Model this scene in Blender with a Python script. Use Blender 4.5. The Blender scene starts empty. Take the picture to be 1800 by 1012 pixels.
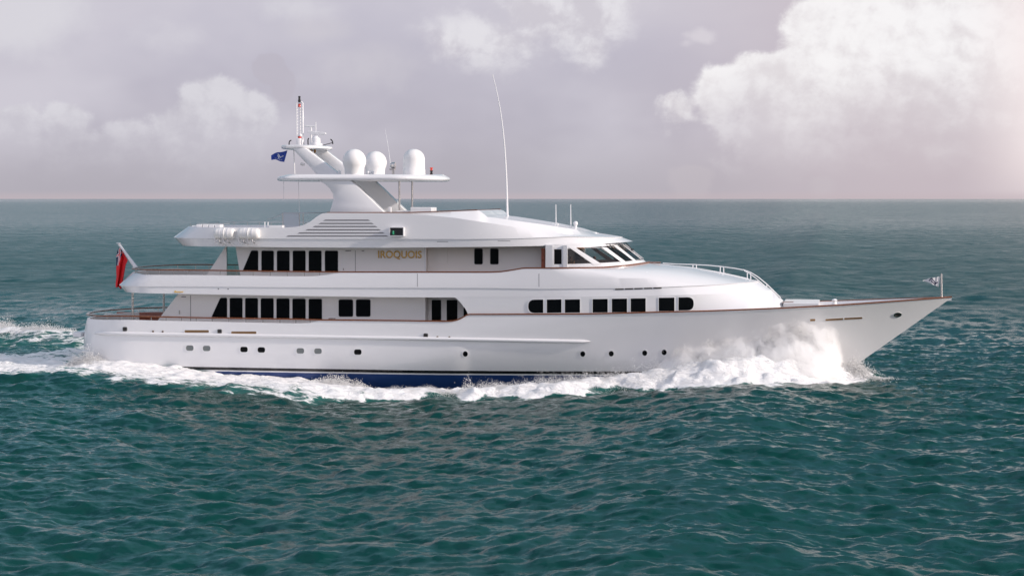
import bpy, bmesh, math, random
import numpy as np
from mathutils import Vector, Matrix
from mathutils.bvhtree import BVHTree

# ------------------------------------------------------------------ camera, sky, sun, exposure
SC = bpy.context.scene
COL = SC.collection
F_PX, CAM_H, DIST, YAW = 3250.0, 9.6, 98.0, math.radians(10)
PITCH = math.atan(157 / F_PX)
V_FWD0 = np.array([-math.sin(YAW), math.cos(YAW), 0.0])
V_RIGHT = np.array([math.cos(YAW), math.sin(YAW), 0.0])
V_FWD = V_FWD0 * math.cos(PITCH) + np.array([0, 0, -math.sin(PITCH)])
V_UP = np.cross(V_RIGHT, V_FWD)
CAM = np.array([23.5, -4.2, 0.0]) - DIST * V_FWD0
CAM[2] = CAM_H

cd = bpy.data.cameras.new('camera')
cam = bpy.data.objects.new('camera', cd)
COL.objects.link(cam)
cam.location = CAM
cam.rotation_euler = (math.pi / 2 - PITCH, 0, YAW)
cd.sensor_width = 36.0
cd.lens = 36.0 * F_PX / 1800.0
cd.clip_start = 1.0
cd.clip_end = 80000.0
SC.camera = cam

SC.view_settings.view_transform = 'Standard'
SC.view_settings.look = 'None'
SC.view_settings.gamma = 1.0
SC.view_settings.exposure = 0.0

SUN_EL, SUN_OFF = math.radians(23), math.radians(8.2)      # elevation; degrees off the bow to starboard
SUN_DIR = Vector((math.cos(SUN_OFF) * math.cos(SUN_EL), -math.sin(SUN_OFF) * math.cos(SUN_EL), math.sin(SUN_EL)))
sl = bpy.data.lights.new('sun', 'SUN')
sl.energy = 4.1
sl.angle = math.radians(1.2)
sl.color = (1.0, 0.88, 0.79)
so = bpy.data.objects.new('sun', sl)
so.rotation_euler = SUN_DIR.to_track_quat('Z', 'Y').to_euler()
COL.objects.link(so)


class NT:
    """Small helper for writing node trees as expressions."""
    def __init__(s, tree):
        s.t = tree
    def n(s, typ, **kw):
        node = s.t.nodes.new(typ)
        for k, v in kw.items():
            setattr(node, k, v)
        return node
    def put(s, sock, val):
        if hasattr(val, 'links') or isinstance(val, bpy.types.NodeSocket):
            s.t.links.new(val, sock)
        elif isinstance(val, (tuple, list)) and len(val) == 3 and sock.type == 'RGBA':
            sock.default_value = (*val, 1.0)
        else:
            sock.default_value = val
    def m(s, op, a, b=0.0, c=0.0, clamp=False):
        nd = s.n('ShaderNodeMath', operation=op, use_clamp=clamp)
        s.put(nd.inputs[0], a); s.put(nd.inputs[1], b)
        if op in ('MULTIPLY_ADD', 'SMOOTH_MIN', 'SMOOTH_MAX', 'COMPARE'):
            s.put(nd.inputs[2], c)
        return nd.outputs[0]
    def add(s, a, b): return s.m('ADD', a, b)
    def sub(s, a, b): return s.m('SUBTRACT', a, b)
    def mul(s, a, b): return s.m('MULTIPLY', a, b)
    def smooth(s, x, e0, e1, lo=0.0, hi=1.0):
        nd = s.n('ShaderNodeMapRange', interpolation_type='SMOOTHSTEP')
        for i, v in enumerate((x, e0, e1, lo, hi)):
            s.put(nd.inputs[i], v)
        return nd.outputs[0]
    def lin(s, x, e0, e1, lo=0.0, hi=1.0):
        nd = s.n('ShaderNodeMapRange')
        for i, v in enumerate((x, e0, e1, lo, hi)):
            s.put(nd.inputs[i], v)
        return nd.outputs[0]
    def mix(s, fac, a, b):
        nd = s.n('ShaderNodeMix', data_type='RGBA')
        s.put(nd.inputs[0], fac); s.put(nd.inputs[6], a); s.put(nd.inputs[7], b)
        return nd.outputs[2]
    def comb(s, x, y, z=0.0):
        nd = s.n('ShaderNodeCombineXYZ')
        s.put(nd.inputs[0], x); s.put(nd.inputs[1], y); s.put(nd.inputs[2], z)
        return nd.outputs[0]
    def noise(s, vec, scale, detail=6.0, rough=0.55, dist=0.0, lac=2.0):
        nd = s.n('ShaderNodeTexNoise')
        s.put(nd.inputs['Vector'], vec)
        nd.inputs['Scale'].default_value = scale
        nd.inputs['Detail'].default_value = detail
        nd.inputs['Roughness'].default_value = rough
        nd.inputs['Distortion'].default_value = dist
        nd.inputs['Lacunarity'].default_value = lac
        return nd.outputs['Fac']
    def dot(s, v, c):
        nd = s.n('ShaderNodeVectorMath', operation='DOT_PRODUCT')
        s.put(nd.inputs[0], v); nd.inputs[1].default_value = c
        return nd.outputs['Value']


def build_world():
    w = bpy.data.worlds.new('World')
    SC.world = w
    w.use_nodes = True
    w.node_tree.nodes.clear()
    q = NT(w.node_tree)
    sky = q.n('ShaderNodeTexSky', sky_type='NISHITA')
    sky.sun_disc = False
    sky.sun_elevation = SUN_EL
    sky.sun_rotation = math.atan2(SUN_DIR.x, SUN_DIR.y)
    sky.dust_density = 2.0
    bg_sky = q.n('ShaderNodeBackground')
    q.put(bg_sky.inputs[0], sky.outputs[0]); bg_sky.inputs[1].default_value = 0.07
    tc = q.n('ShaderNodeTexCoord')
    d = tc.outputs['Generated']
    fw = q.dot(d, tuple(V_FWD0)); rt = q.dot(d, tuple(V_RIGHT)); up = q.dot(d, (0, 0, 1))
    az = q.m('ARCTAN2', rt, fw)                   # bearing from the line of sight, radians
    el = q.m('ARCSINE', up)                       # elevation, radians
    # bearings in units of 0.1 rad
    X = q.mul(az, 10.0); Y = q.mul(el, 10.0)
    vec = q.comb(X, q.mul(Y, 1.25), 0.3)
    n1 = q.noise(vec, 2.2, 9, 0.58, 0.15)
    n2 = q.noise(q.comb(X, Y, 3.7), 6.5, 7, 0.6, 0.3)
    n3 = q.noise(q.comb(q.mul(X, 0.6), Y, 9.1), 1.1, 4, 0.5)
    def px(u): return (u - 900) / F_PX * 10
    def py(v): return (349 - v) / F_PX * 10
    def blob(u, v, ru, rv, skirt=1.0):
        dx = q.mul(q.sub(X, px(u)), F_PX / 10 / ru); dy = q.mul(q.sub(Y, py(v)), F_PX / 10 / rv)
        if skirt != 1.0:
            dy = q.m('MAXIMUM', dy, q.mul(dy, skirt))
        r2 = q.add(q.mul(dx, dx), q.mul(dy, dy))
        return q.m('POWER', 2.718, q.mul(r2, -1.0))
    # relief of the cloud heaps, lit from the right and above
    vo = q.comb(q.add(X, 0.10), q.mul(q.add(Y, 0.07), 1.25), 0.3)
    relief = q.add(q.mul(q.sub(n1, q.noise(vo, 2.2, 9, 0.58, 0.15)), 1.6),
                   q.mul(q.sub(n2, q.noise(q.comb(q.add(X, 0.045), q.add(Y, 0.035), 3.7), 6.5, 7, 0.6, 0.3)), 1.0))
    def cloud(blobs, thr, amp1, amp2, w, skirt=1.0):
        acc = None
        for b in blobs:
            g = blob(*b[:4], skirt)
            if len(b) > 4: g = q.mul(g, b[4])
            acc = g if acc is None else q.m('SMOOTH_MAX', acc, g, 0.3)
        dn = q.add(acc, q.add(q.mul(q.sub(n1, 0.5), amp1), q.mul(q.sub(n2, 0.5), amp2)))
        return q.smooth(dn, thr, thr + w), dn
    # broad veil of overcast, mauve grey, paler above
    veil = q.mix(q.smooth(Y, 0.0, 1.1), (0.455, 0.43, 0.495), (0.535, 0.515, 0.605))
    veil = q.mix(q.smooth(n3, 0.36, 0.66), veil, (0.62, 0.595, 0.665))
    veil = q.mix(q.mul(q.smooth(Y, 0.05, 0.42, 1.0, 0.0), 0.8), veil, (0.445, 0.42, 0.47))
    veil = q.mix(q.mul(q.smooth(X, 0.2, 2.4), 0.75), veil, (0.60, 0.51, 0.545))
    veil = q.mix(q.mul(q.smooth(X, 1.2, -0.4), 0.0), veil, (0.5, 0.5, 0.5))
    col = veil
    # upper left soft sheet
    a, dn = cloud([(60, 30, 190, 120, 1.0), (-60, 150, 120, 90, .8), (520, 20, 130, 40, 0.7), (300, 60, 120, 60, .55)], 0.36, 0.9, 0.3, 0.6)
    col = q.mix(q.mul(a, 0.85), col, (0.70, 0.685, 0.735))
    a, dn = cloud([(640, 120, 150, 70, .9), (560, 60, 120, 40, .8)], 0.40, 0.9, 0.3, 0.6)
    col = q.mix(q.mul(a, 0.7), col, (0.61, 0.585, 0.64))
    # middle top cloud
    a, dn = cloud([(985, 20, 170, 95, 1.0), (860, 70, 150, 70, .85), (1035, 80, 50, 60, 0.85)], 0.36, 0.8, 0.45, 0.5)
    body = q.smooth(q.add(relief, q.mul(q.sub(n1, .5), .6)), -0.25, 0.3)
    col = q.mix(q.mul(a, 0.72), col, q.mix(body, (0.64, 0.61, 0.66), (0.84, 0.825, 0.855)))
    # heaped banks: crisp crowns that melt into the haze below
    def bank(blobs, thr, base_v, top_v, bright, dark, op, a1, a2, w, skirt):
        a, dn = cloud(blobs, thr, a1, a2, w, skirt)
        fade = q.smooth(q.add(Y, q.mul(q.sub(n1, 0.5), 0.35)), py(base_v), py(top_v))
        body = q.smooth(q.add(relief, q.mul(q.sub(fade, 0.6), .35)), -0.32, 0.34)
        return q.mul(q.mul(a, fade), op), q.mix(body, dark, bright)
    # dark notch of the cloud behind
    a, dn = cloud([(478, 125, 40, 36, 1.0), (500, 150, 30, 40, .9)], 0.5, 0.6, 0.6, 0.14)
    col = q.mix(q.mul(a, 0.45), col, (0.49, 0.455, 0.52))
    f, c = bank([(385, 195, 78, 66), (370, 240, 130, 60), (180, 270, 160, 40), (30, 270, 110, 50), (315, 235, 45, 50, .95), (440, 205, 60, 50, .85), (235, 240, 50, 36, .95),
                 (130, 215, 48, 38, .95), (40, 225, 75, 42), (-40, 230, 60, 50)], 0.42, 335, 165,
                (0.70, 0.685, 0.735), (0.57, 0.55, 0.61), 0.92, 0.75, 0.55, 0.22, 0.42)
    col = q.mix(f, col, c)
    # great bright cumulus on the right
    f, c = bank([(1440, 50, 95, 55), (1560, 20, 170, 80), (1340, 125, 95, 42), (1265, 150, 62, 42), (1190, 185, 75, 40, .62),
                 (1480, 130, 150, 110), (1360, 190, 120, 80), (1640, 150, 220, 140), (1700, 40, 200, 110), (1820, 60, 200, 140)], 0.40, 330, 95,
                (0.93, 0.91, 0.92), (0.77, 0.73, 0.75), 1.0, 0.8, 0.65, 0.28, 0.4)
    col = q.mix(f, col, c)
    # scraps of cloud in the gap and a low one near the horizon
    a, dn = cloud([(1228, 68, 45, 22, .9), (1205, 80, 25, 14, .8)], 0.5, 0.7, 1.1, 0.5)
    col = q.mix(q.mul(a, 0.6), col, (0.74, 0.70, 0.745))
    a, dn = cloud([(1215, 305, 50, 20, .9), (1440, 318, 40, 14, .8)], 0.45, 0.5, 0.5, 0.3, 0.25)
    col = q.mix(q.mul(a, 0.35), col, (0.58, 0.53, 0.565))
    # brighter towards the sun's side, pale line along the horizon
    col = q.mix(q.mul(q.smooth(X, 2.3, 2.95), q.smooth(Y, -0.2, 0.25)), col, (0.93, 0.82, 0.82))
    col = q.mix(q.mul(q.smooth(Y, 0.0, 0.05, 1.0, 0.0), 0.55), col, (0.56, 0.47, 0.50))
    # above the picture: grey-blue overcast with blue sky between, whiter overhead and behind
    upn = q.noise(d, 2.6, 7, 0.6, 0.3)
    high = q.mix(q.smooth(upn, 0.38, 0.64), (0.070, 0.235, 0.34), (0.21, 0.395, 0.50))
    high = q.mix(q.smooth(fw, 0.45, -0.1), high, q.mix(q.smooth(upn, 0.40, 0.62), (0.66, 0.69, 0.86), (0.88, 0.885, 1.03)))
    tohigh = q.smooth(Y, 1.10, 1.5)
    col = q.mix(tohigh, col, high)
    bg_cl = q.n('ShaderNodeBackground')
    q.put(bg_cl.inputs[0], col); bg_cl.inputs[1].default_value = 1.0
    cover = q.mul(tohigh, q.smooth(upn, 0.56, 0.44, 0.0, 0.4))
    mx = q.n('ShaderNodeMixShader')
    q.put(mx.inputs[0], cover); q.put(mx.inputs[1], bg_cl.outputs[0]); q.put(mx.inputs[2], bg_sky.outputs[0])
    out = q.n('ShaderNodeOutputWorld')
    q.put(out.inputs[0], mx.outputs[0])
    w.cycles.sampling_method = 'MANUAL'
    w.cycles.sample_map_resolution = 1024


build_world()

# ------------------------------------------------------------------ helpers: sight lines
def ray(u, v):
    return V_FWD + V_RIGHT * (u - 900) / F_PX + V_UP * (506 - v) / F_PX
def aty(u, v, y):
    """The point of the boat's fore-and-aft plane y that stands at a place measured in the photograph."""
    k = ray(u, v); return CAM + k * ((y - CAM[1]) / k[1])
def surf_pt(u, v, hb, side=-1):
    """The same on a curved side whose half-breadth is hb(x, z), or on a finished mesh (Skin)."""
    if isinstance(hb, Skin):
        r = hb.hit(u, v)
        if r is not None: return np.array(r)
        hb = hb.hb
    y = side * 3.5
    for _ in range(14):
        p = aty(u, v, y); y = 0.4 * y + 0.6 * side * hb(p[0], p[2])
    p = aty(u, v, y); return p
class Skin:
    """The outer face of a mesh already built, for fitting windows and trim to it."""
    def __init__(s, o, hb):
        me = o.data
        s.t = BVHTree.FromPolygons([v.co.copy() for v in me.vertices], [tuple(p.vertices) for p in me.polygons]); s.hb = hb
    def hit(s, u, v):
        return s.t.ray_cast(Vector(CAM), Vector(ray(u, v)).normalized())[0]
def zline(pts, hb):
    a = []
    for u, v in pts:
        p = surf_pt(u, v, (lambda x, z: hb(x)) if callable(hb) else (lambda x, z: hb))
        a.append((p[0], p[2]))
    a.sort()
    xs = np.array([i[0] for i in a]); zs = np.array([i[1] for i in a])
    return lambda x: np.interp(x, xs, zs)

# ------------------------------------------------------------------ helpers: materials
MATS = {}
def mat(name, color, rough=0.4, metal=0.0, coat=0.0, noise=0.03, nscale=3.0, ior=1.5, bump=0.0, spec=0.5):
    m = bpy.data.materials.new(name); m.use_nodes = True
    q = NT(m.node_tree); b = m.node_tree.nodes['Principled BSDF']
    geo = q.n('ShaderNodeNewGeometry')
    nz = q.noise(geo.outputs['Position'], nscale, 5, 0.6)
    dk = tuple(c * (1 - noise * 2) for c in color); lt = tuple(min(1, c * (1 + noise)) for c in color)
    q.put(b.inputs['Base Color'], q.mix(nz, dk, lt))
    q.put(b.inputs['Roughness'], q.lin(nz, 0.3, 0.7, max(0, rough - 0.06), rough + 0.06))
    b.inputs['Metallic'].default_value = metal
    b.inputs['Coat Weight'].default_value = coat
    b.inputs['Coat Roughness'].default_value = 0.06
    b.inputs['IOR'].default_value = ior
    b.inputs['Specular IOR Level'].default_value = spec
    if bump:
        bp = q.n('ShaderNodeBump'); bp.inputs['Strength'].default_value = bump; bp.inputs['Distance'].default_value = 0.02
        q.put(bp.inputs['Height'], nz); q.put(b.inputs['Normal'], bp.outputs[0])
    MATS[name] = m
    return m

WHITE = mat('white_gloss_paint', (0.77, 0.77, 0.78), 0.22, coat=0.4, noise=0.012, nscale=0.7)
OFFWHITE = mat('offwhite_wall_paint', (0.80, 0.785, 0.77), 0.4, noise=0.015, nscale=0.8)  # the deckhouse walls' own warm off-white, one even tone
TEAK = mat('varnished_teak', (0.21, 0.065, 0.022), 0.25, coat=0.5, noise=0.25, nscale=9)
DECKTEAK = mat('teak_deck', (0.40, 0.26, 0.15), 0.65, noise=0.15, nscale=6)
REDWOOD = mat('red_mahogany', (0.26, 0.055, 0.02), 0.3, coat=0.3, noise=0.25, nscale=5)
BLACKGLASS = mat('dark_window_glass', (0.004, 0.005, 0.006), 0.03, noise=0.0, ior=1.3, spec=0.22)
STEEL = mat('polished_steel', (0.62, 0.60, 0.58), 0.22, metal=1.0, noise=0.05)
BRASS = mat('bronze_fitting', (0.32, 0.19, 0.09), 0.4, metal=0.6, noise=0.2, nscale=20)
GOLD = mat('gold_leaf_lettering', (0.72, 0.46, 0.13), 0.4, metal=0.2, noise=0.08)
DARK = mat('dark_recess', (0.035, 0.030, 0.028), 0.7)
LOUVRE = mat('louvre_grey', (0.16, 0.155, 0.165), 0.6)
RUBBER = mat('black_rubber', (0.015, 0.015, 0.017), 0.5)
DOME = mat('radome_gelcoat', (0.82, 0.81, 0.80), 0.35, noise=0.01)
CANVAS = mat('raft_gelcoat', (0.80, 0.79, 0.77), 0.3, noise=0.03, nscale=5)
RED = mat('red_cloth', (0.72, 0.015, 0.02), 0.75, noise=0.12, nscale=6)
NAVY = mat('navy_cloth', (0.012, 0.016, 0.075), 0.75)
BLUE = mat('blue_cloth', (0.025, 0.065, 0.36), 0.7, noise=0.1)
WCLOTH = mat('white_cloth', (0.74, 0.74, 0.76), 0.75)
REDLAMP = mat('red_lamp_glass', (0.60, 0.05, 0.03), 0.2)
GREENLAMP = mat('green_lamp_glass', (0.02, 0.25, 0.13), 0.15)
INTERIOR = mat('wheelhouse_panelling', (0.30, 0.15, 0.07), 0.5, noise=0.2)
SKIN = mat('skin', (0.55, 0.32, 0.22), 0.55)
HAIR = mat('brown_hair', (0.05, 0.028, 0.015), 0.6)
SHIRT_R = mat('red_shirt', (0.60, 0.03, 0.05), 0.8)
SHIRT_B = mat('dark_brown_jacket', (0.10, 0.055, 0.035), 0.8)
TROUSER = mat('dark_trousers', (0.03, 0.035, 0.05), 0.8)

def hull_material():
    m = bpy.data.materials.new('hull_paint'); m.use_nodes = True
    q = NT(m.node_tree); b = m.node_tree.nodes['Principled BSDF']
    geo = q.n('ShaderNodeNewGeometry'); sp = q.n('ShaderNodeSeparateXYZ')
    q.put(sp.inputs[0], geo.outputs['Position']); z = sp.outputs[2]
    nz = q.noise(geo.outputs['Position'], 0.8, 5, 0.6)
    c = q.mix(nz, (0.78, 0.78, 0.79), (0.805, 0.805, 0.81))
    def band(lo, hi):
        return q.mul(q.m('GREATER_THAN', z, lo), q.m('LESS_THAN', z, hi))
    c = q.mix(band(0.21, 0.375), c, (0.012, 0.011, 0.014))
    c = q.mix(q.m('LESS_THAN', z, 0.135), c, q.mix(nz, (0.006, 0.030, 0.145), (0.010, 0.050, 0.20)))
    q.put(b.inputs['Base Color'], c)
    # the antifouling is matt, the topsides glossy
    q.put(b.inputs['Roughness'], q.lin(q.m('GREATER_THAN', z, 0.135), 0, 1, 0.55, 0.20))
    b.inputs['Coat Weight'].default_value = 0.35
    b.inputs['Coat Roughness'].default_value = 0.05
    bp = q.n('ShaderNodeBump'); bp.inputs['Strength'].default_value = 0.12; bp.inputs['Distance'].default_value = 0.05
    q.put(bp.inputs['Height'], q.noise(geo.outputs['Position'], 0.45, 2, 0.5)); q.put(b.inputs['Normal'], bp.outputs[0])
    return m
HULLPAINT = hull_material()

def glass_material(name, tint, gloss_rough=0.02):
    m = bpy.data.materials.new(name); m.use_nodes = True
    t = m.node_tree; t.nodes.clear(); q = NT(t)
    tr = q.n('ShaderNodeBsdfTransparent'); q.put(tr.inputs[0], tint)
    gl = q.n('ShaderNodeBsdfGlossy'); gl.inputs['Roughness'].default_value = gloss_rough
    fr = q.n('ShaderNodeFresnel'); fr.inputs[0].default_value = 1.5
    mx = q.n('ShaderNodeMixShader')
    q.put(mx.inputs[0], q.m('ADD', fr.outputs[0], 0.0, clamp=True)); q.put(mx.inputs[1], tr.outputs[0]); q.put(mx.inputs[2], gl.outputs[0])
    out = q.n('ShaderNodeOutputMaterial'); q.put(out.inputs[0], mx.outputs[0])
    return m
PANE = glass_material('clear_window_glass', (0.78, 0.80, 0.78))
SCREEN = glass_material('green_screen_glass', (0.80, 0.90, 0.87))

# ------------------------------------------------------------------ helpers: meshes
class MB:
    """Collects faces and links them as one mesh object."""
    def __init__(s):
        s.v = []; s.f = []; s.mi = []
    def vert(s, p):
        s.v.append((float(p[0]), float(p[1]), float(p[2]))); return len(s.v) - 1
    def face(s, ids, mi=0):
        s.f.append(tuple(ids)); s.mi.append(mi)
    def grid(s, rows, mi=0, mirror=False, close=False):
        """rows: list of equal-length point lists."""
        for sgn in ((1, -1) if mirror else (1,)):
            ids = [[s.vert((p[0], p[1] * sgn, p[2])) for p in r] for r in rows]
            n = len(rows[0])
            for i in range(len(rows) - 1):
                for j in range(n if close else n - 1):
                    k = (j + 1) % n
                    s.face((ids[i][j], ids[i][k], ids[i + 1][k], ids[i + 1][j]), mi)
    def box(s, lo, hi, mi=0):
        (a, b, c), (d, e, f) = lo, hi
        i = [s.vert(p) for p in ((a, b, c), (d, b, c), (d, e, c), (a, e, c), (a, b, f), (d, b, f), (d, e, f), (a, e, f))]
        for q in ((0, 3, 2, 1), (4, 5, 6, 7), (0, 1, 5, 4), (1, 2, 6, 5), (2, 3, 7, 6), (3, 0, 4, 7)):
            s.face([i[k] for k in q], mi)
    def prism(s, poly, y0, y1, mi=0):
        """poly: (x, z) outline extruded from y0 to y1."""
        a = [s.vert((x, y0, z)) for x, z in poly]; b = [s.vert((x, y1, z)) for x, z in poly]
        n = len(poly)
        s.face(a, mi); s.face(b[::-1], mi)
        for i in range(n):
            s.face((a[i], b[i], b[(i + 1) % n], a[(i + 1) % n]), mi)
    def tube(s, path, r, seg=8, mi=0, cap=True):
        path = [Vector(p) for p in path]
        rr = r if isinstance(r, (list, tuple)) else [r] * len(path)
        rings = []
        for i, p in enumerate(path):
            t = (path[min(i + 1, len(path) - 1)] - path[max(i - 1, 0)]).normalized()
            u = t.cross(Vector((0, 1, 0)) if abs(t.y) < 0.9 else Vector((1, 0, 0))).normalized(); w = t.cross(u)
            rings.append([p + (u * math.cos(a) + w * math.sin(a)) * rr[i] for a in (2 * math.pi * k / seg for k in range(seg))])
        base = len(s.v)
        s.grid(rings, mi, close=True)
        if cap:
            s.face([base + k for k in range(seg)][::-1], mi)
            s.face([len(s.v) - seg + k for k in range(seg)], mi)
    def lathe(s, prof, c, seg=32, mi=0, axis='z'):
        rows = []
        for r, h in prof:
            row = []
            for k in range(seg):
                a = 2 * math.pi * k / seg
                if axis == 'z': row.append((c[0] + r * math.cos(a), c[1] + r * math.sin(a), c[2] + h))
                elif axis == 'x': row.append((c[0] + h, c[1] + r * math.cos(a), c[2] + r * math.sin(a)))
                else: row.append((c[0] + r * math.cos(a), c[1] + h, c[2] + r * math.sin(a)))
            rows.append(row)
        s.grid(rows, mi, close=True)
    def sweep(s, path, w, h, mi=0):
        """rectangular bar along a path: w across, h high."""
        path = [Vector(p) for p in path]; rows = []
        for i, p in enumerate(path):
            t = path[min(i + 1, len(path) - 1)] - path[max(i - 1, 0)]
            n = Vector((-t.y, t.x, 0))
            n = n.normalized() if n.length > 1e-6 else Vector((0, 1, 0))
            c = 0.28
            rows.append([p + n * (w / 2 * a) + Vector((0, 0, h / 2 * b)) for a, b in
                         ((-1, -1 + c), (-1, 1 - c), (-1 + c, 1), (1 - c, 1), (1, 1 - c), (1, -1 + c), (1 - c, -1), (-1 + c, -1))])
        base = len(s.v)
        s.grid(rows, mi, close=True)
        s.face([base + k for k in range(8)], mi); s.face([len(s.v) - 8 + k for k in range(8)][::-1], mi)
    def build(s, name, mats, parent=None, smooth=35, weld=1e-4, bevel=0.0):
        me = bpy.data.meshes.new(name)
        bm = bmesh.new()
        vs = [bm.verts.new(p) for p in s.v]
        for f, mi in zip(s.f, s.mi):
            try:
                fc = bm.faces.new([vs[i] for i in f]); fc.material_index = mi
            except ValueError:
                pass
        if weld: bmesh.ops.remove_doubles(bm, verts=bm.verts, dist=weld)
        bmesh.ops.dissolve_degenerate(bm, edges=bm.edges, dist=1e-5)
        bmesh.ops.recalc_face_normals(bm, faces=bm.faces)
        if bevel:
            ed = [e for e in bm.edges if len(e.link_faces) == 2 and e.calc_face_angle(0) > 0.5]
            bmesh.ops.bevel(bm, geom=ed, offset=bevel, segments=2, affect='EDGES', profile=0.5, clamp_overlap=True)
        bm.to_mesh(me); bm.free()
        if smooth:
            me.shade_smooth(); me.set_sharp_from_angle(angle=math.radians(smooth))
        for m in (mats if isinstance(mats, (list, tuple)) else [mats]):
            me.materials.append(m)
        o = bpy.data.objects.new(name, me); COL.objects.link(o)
        if parent is not None: o.parent = parent
        return o

def thing(name, label, cat, loc=(0, 0, 0), group=None):
    o = bpy.data.objects.new(name, None); COL.objects.link(o)
    o.empty_display_size = 0.3
    o['label'] = label; o['category'] = cat
    if group: o['group'] = group
    o.location = loc
    return o
def tag(o, label, cat, group=None):
    o['label'] = label; o['category'] = cat
    if group: o['group'] = group
    return o

def plan(xa, xf, b, la, lf, pa=2.0, qa=2.0, pf=2.0, qf=2.0):
    """Half-breadth of a deck plan rounded at its after and forward end."""
    def hb(x, z=0):
        x = np.asarray(x, float)
        ta = np.clip((xa + la - x) / la, 0, 1); tf = np.clip((x - (xf - lf)) / lf, 0, 1)
        return b * np.maximum(1 - ta ** pa, 0) ** (1 / qa) * np.maximum(1 - tf ** pf, 0) ** (1 / qf)
    hb.xa, hb.xf, hb.la, hb.lf = xa, xf, la, lf
    return hb
def ring_xs(p, na=24, ns=150, nf=60):
    a = p.xa + p.la * (1 - np.cos(np.linspace(0, math.pi / 2, na)))
    s = np.linspace(p.xa + p.la, p.xf - p.lf, ns)[1:-1]
    f = p.xf - p.lf + p.lf * np.sin(np.linspace(0, math.pi / 2, nf))
    return np.concatenate([a, s, f])
def ring(p, zf, hb=None, xs=None):
    xs = ring_xs(p) if xs is None else xs
    h = (hb or p)(xs)
    z = zf(xs) if callable(zf) else np.full_like(xs, zf)
    return np.stack([xs, -h, z], 1)
def offset_in(r, d):
    """Move a ring of points inward (towards the centreline) by d."""
    t = np.gradient(r[:, :2], axis=0); L = np.linalg.norm(t, axis=1, keepdims=True); t = t / np.maximum(L, 1e-9)
    n = np.stack([-t[:, 1], t[:, 0]], 1)
    o = r.copy(); o[:, :2] += n * d
    o[:, 1] = np.minimum(o[:, 1], 0)
    return o
def flat(r, y=0.0):
    o = r.copy(); o[:, 1] = y; return o

def rounded(corners, r, seg=5):
    """Round the corners of a polygon given in photo measure."""
    out = []; n = len(corners)
    rr = r if isinstance(r, (list, tuple)) else [r] * n
    for i in range(n):
        p = np.array(corners[i], float); a = np.array(corners[i - 1], float) - p; b = np.array(corners[(i + 1) % n], float) - p
        la, lb = np.linalg.norm(a), np.linalg.norm(b); q = min(rr[i], la * .49, lb * .49)
        if q <= 0.01: out.append(p); continue
        p0, p1 = p + a / la * q, p + b / lb * q
        for k in range(seg + 1):
            t = k / seg
            out.append((1 - t) ** 2 * p0 + 2 * t * (1 - t) * p + t * t * p1)
    return out
def rect(u0, v0, u1, v1): return [(u0, v0), (u1, v0), (u1, v1), (u0, v1)]
def ellipse(u, v, a, b, n=20): return [(u + a * math.cos(2 * math.pi * k / n), v + b * math.sin(2 * math.pi * k / n)) for k in range(n)]

def pane(name, poly, hb, parent, mats, frame=1.1, proud=0.028, glass_off=0.006, deep=0.03, subdiv=3, both=False, side=1):
    """A window: glass inside a raised frame, set on the surface of half-breadth hb(x, z)."""
    mb = MB()
    P = [np.array(p, float) for p in poly]; c = sum(P) / len(P)
    def grow(p, e):
        d = p - c; L = np.linalg.norm(d); return p + d / max(L, 1e-6) * e
    def pt(p, off):
        s = surf_pt(p[0], p[1], hb); return (s[0], s[1] - off, s[2])
    if both: pane(name, poly, hb, parent, mats, frame, proud, glass_off, deep, subdiv, side=-side)
    for sg in (side,):
        M = lambda p: (p[0], p[1] * sg, p[2])
        rows = [[M(pt(c + (p - c) * k, glass_off)) for p in P] for k in [1 - i / subdiv for i in range(subdiv)]]
        base = len(mb.v)
        mb.grid(rows, 0, close=True)
        ctr = mb.vert(M(pt(c, glass_off))); n = len(P); st = len(mb.v) - 1 - n
        for k in range(n): mb.face((st + k, st + (k + 1) % n, ctr), 0)
        if frame:
            outer = [grow(p, frame) for p in P]
            fr = [[M(pt(p, -deep)) for p in outer], [M(pt(p, proud)) for p in outer], [M(pt(p, proud)) for p in P], [M(pt(p, -deep)) for p in P]]
            mb.grid(fr, 1, close=True)
    return mb.build(name, mats, parent, smooth=30)
def strip(name, poly, hb, parent, m, off=0.02, deep=0.05, both=False, side=1):
    """A flat plate of some thickness on a surface (trim, slots, mullions)."""
    mb = MB()
    if both: strip(name, poly, hb, parent, m, off, deep, side=-side)
    if len(poly) == 4:
        c = [np.array(p, float) for p in poly]; n1, n2 = 9, 9
        rows = []
        for j in range(n2 + 1):
            row = []
            for i in range(n1 + 1):
                a, b = i / n1, j / n2
                p = (c[0] * (1 - a) + c[1] * a) * (1 - b) + (c[3] * (1 - a) + c[2] * a) * b
                row.append(surf_pt(p[0], p[1], hb))
            rows.append(row)
        F = [[(p[0], (p[1] - off) * side, p[2]) for p in r] for r in rows]; K = [[(p[0], (p[1] + deep) * side, p[2]) for p in r] for r in rows]
        mb.grid(F)
        loop = lambda G: G[0] + [r[-1] for r in G[1:]] + G[-1][-2::-1] + [r[0] for r in G[-2:0:-1]]
        mb.grid([loop(F), loop(K)], close=True)
        return mb.build(name, m, parent, smooth=30)
    for sg in (side,):
        A = []; B = []
        for p in poly:
            s = surf_pt(p[0], p[1], hb); A.append((s[0], (s[1] - off) * sg, s[2])); B.append((s[0], (s[1] + deep) * sg, s[2]))
        a = [mb.vert(p) for p in A]; b = [mb.vert(p) for p in B]; n = len(a)
        mb.face(a); mb.face(b[::-1])
        for i in range(n): mb.face((a[i], a[(i + 1) % n], b[(i + 1) % n], b[i]))
    return mb.build(name, m, parent, smooth=30)

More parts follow.
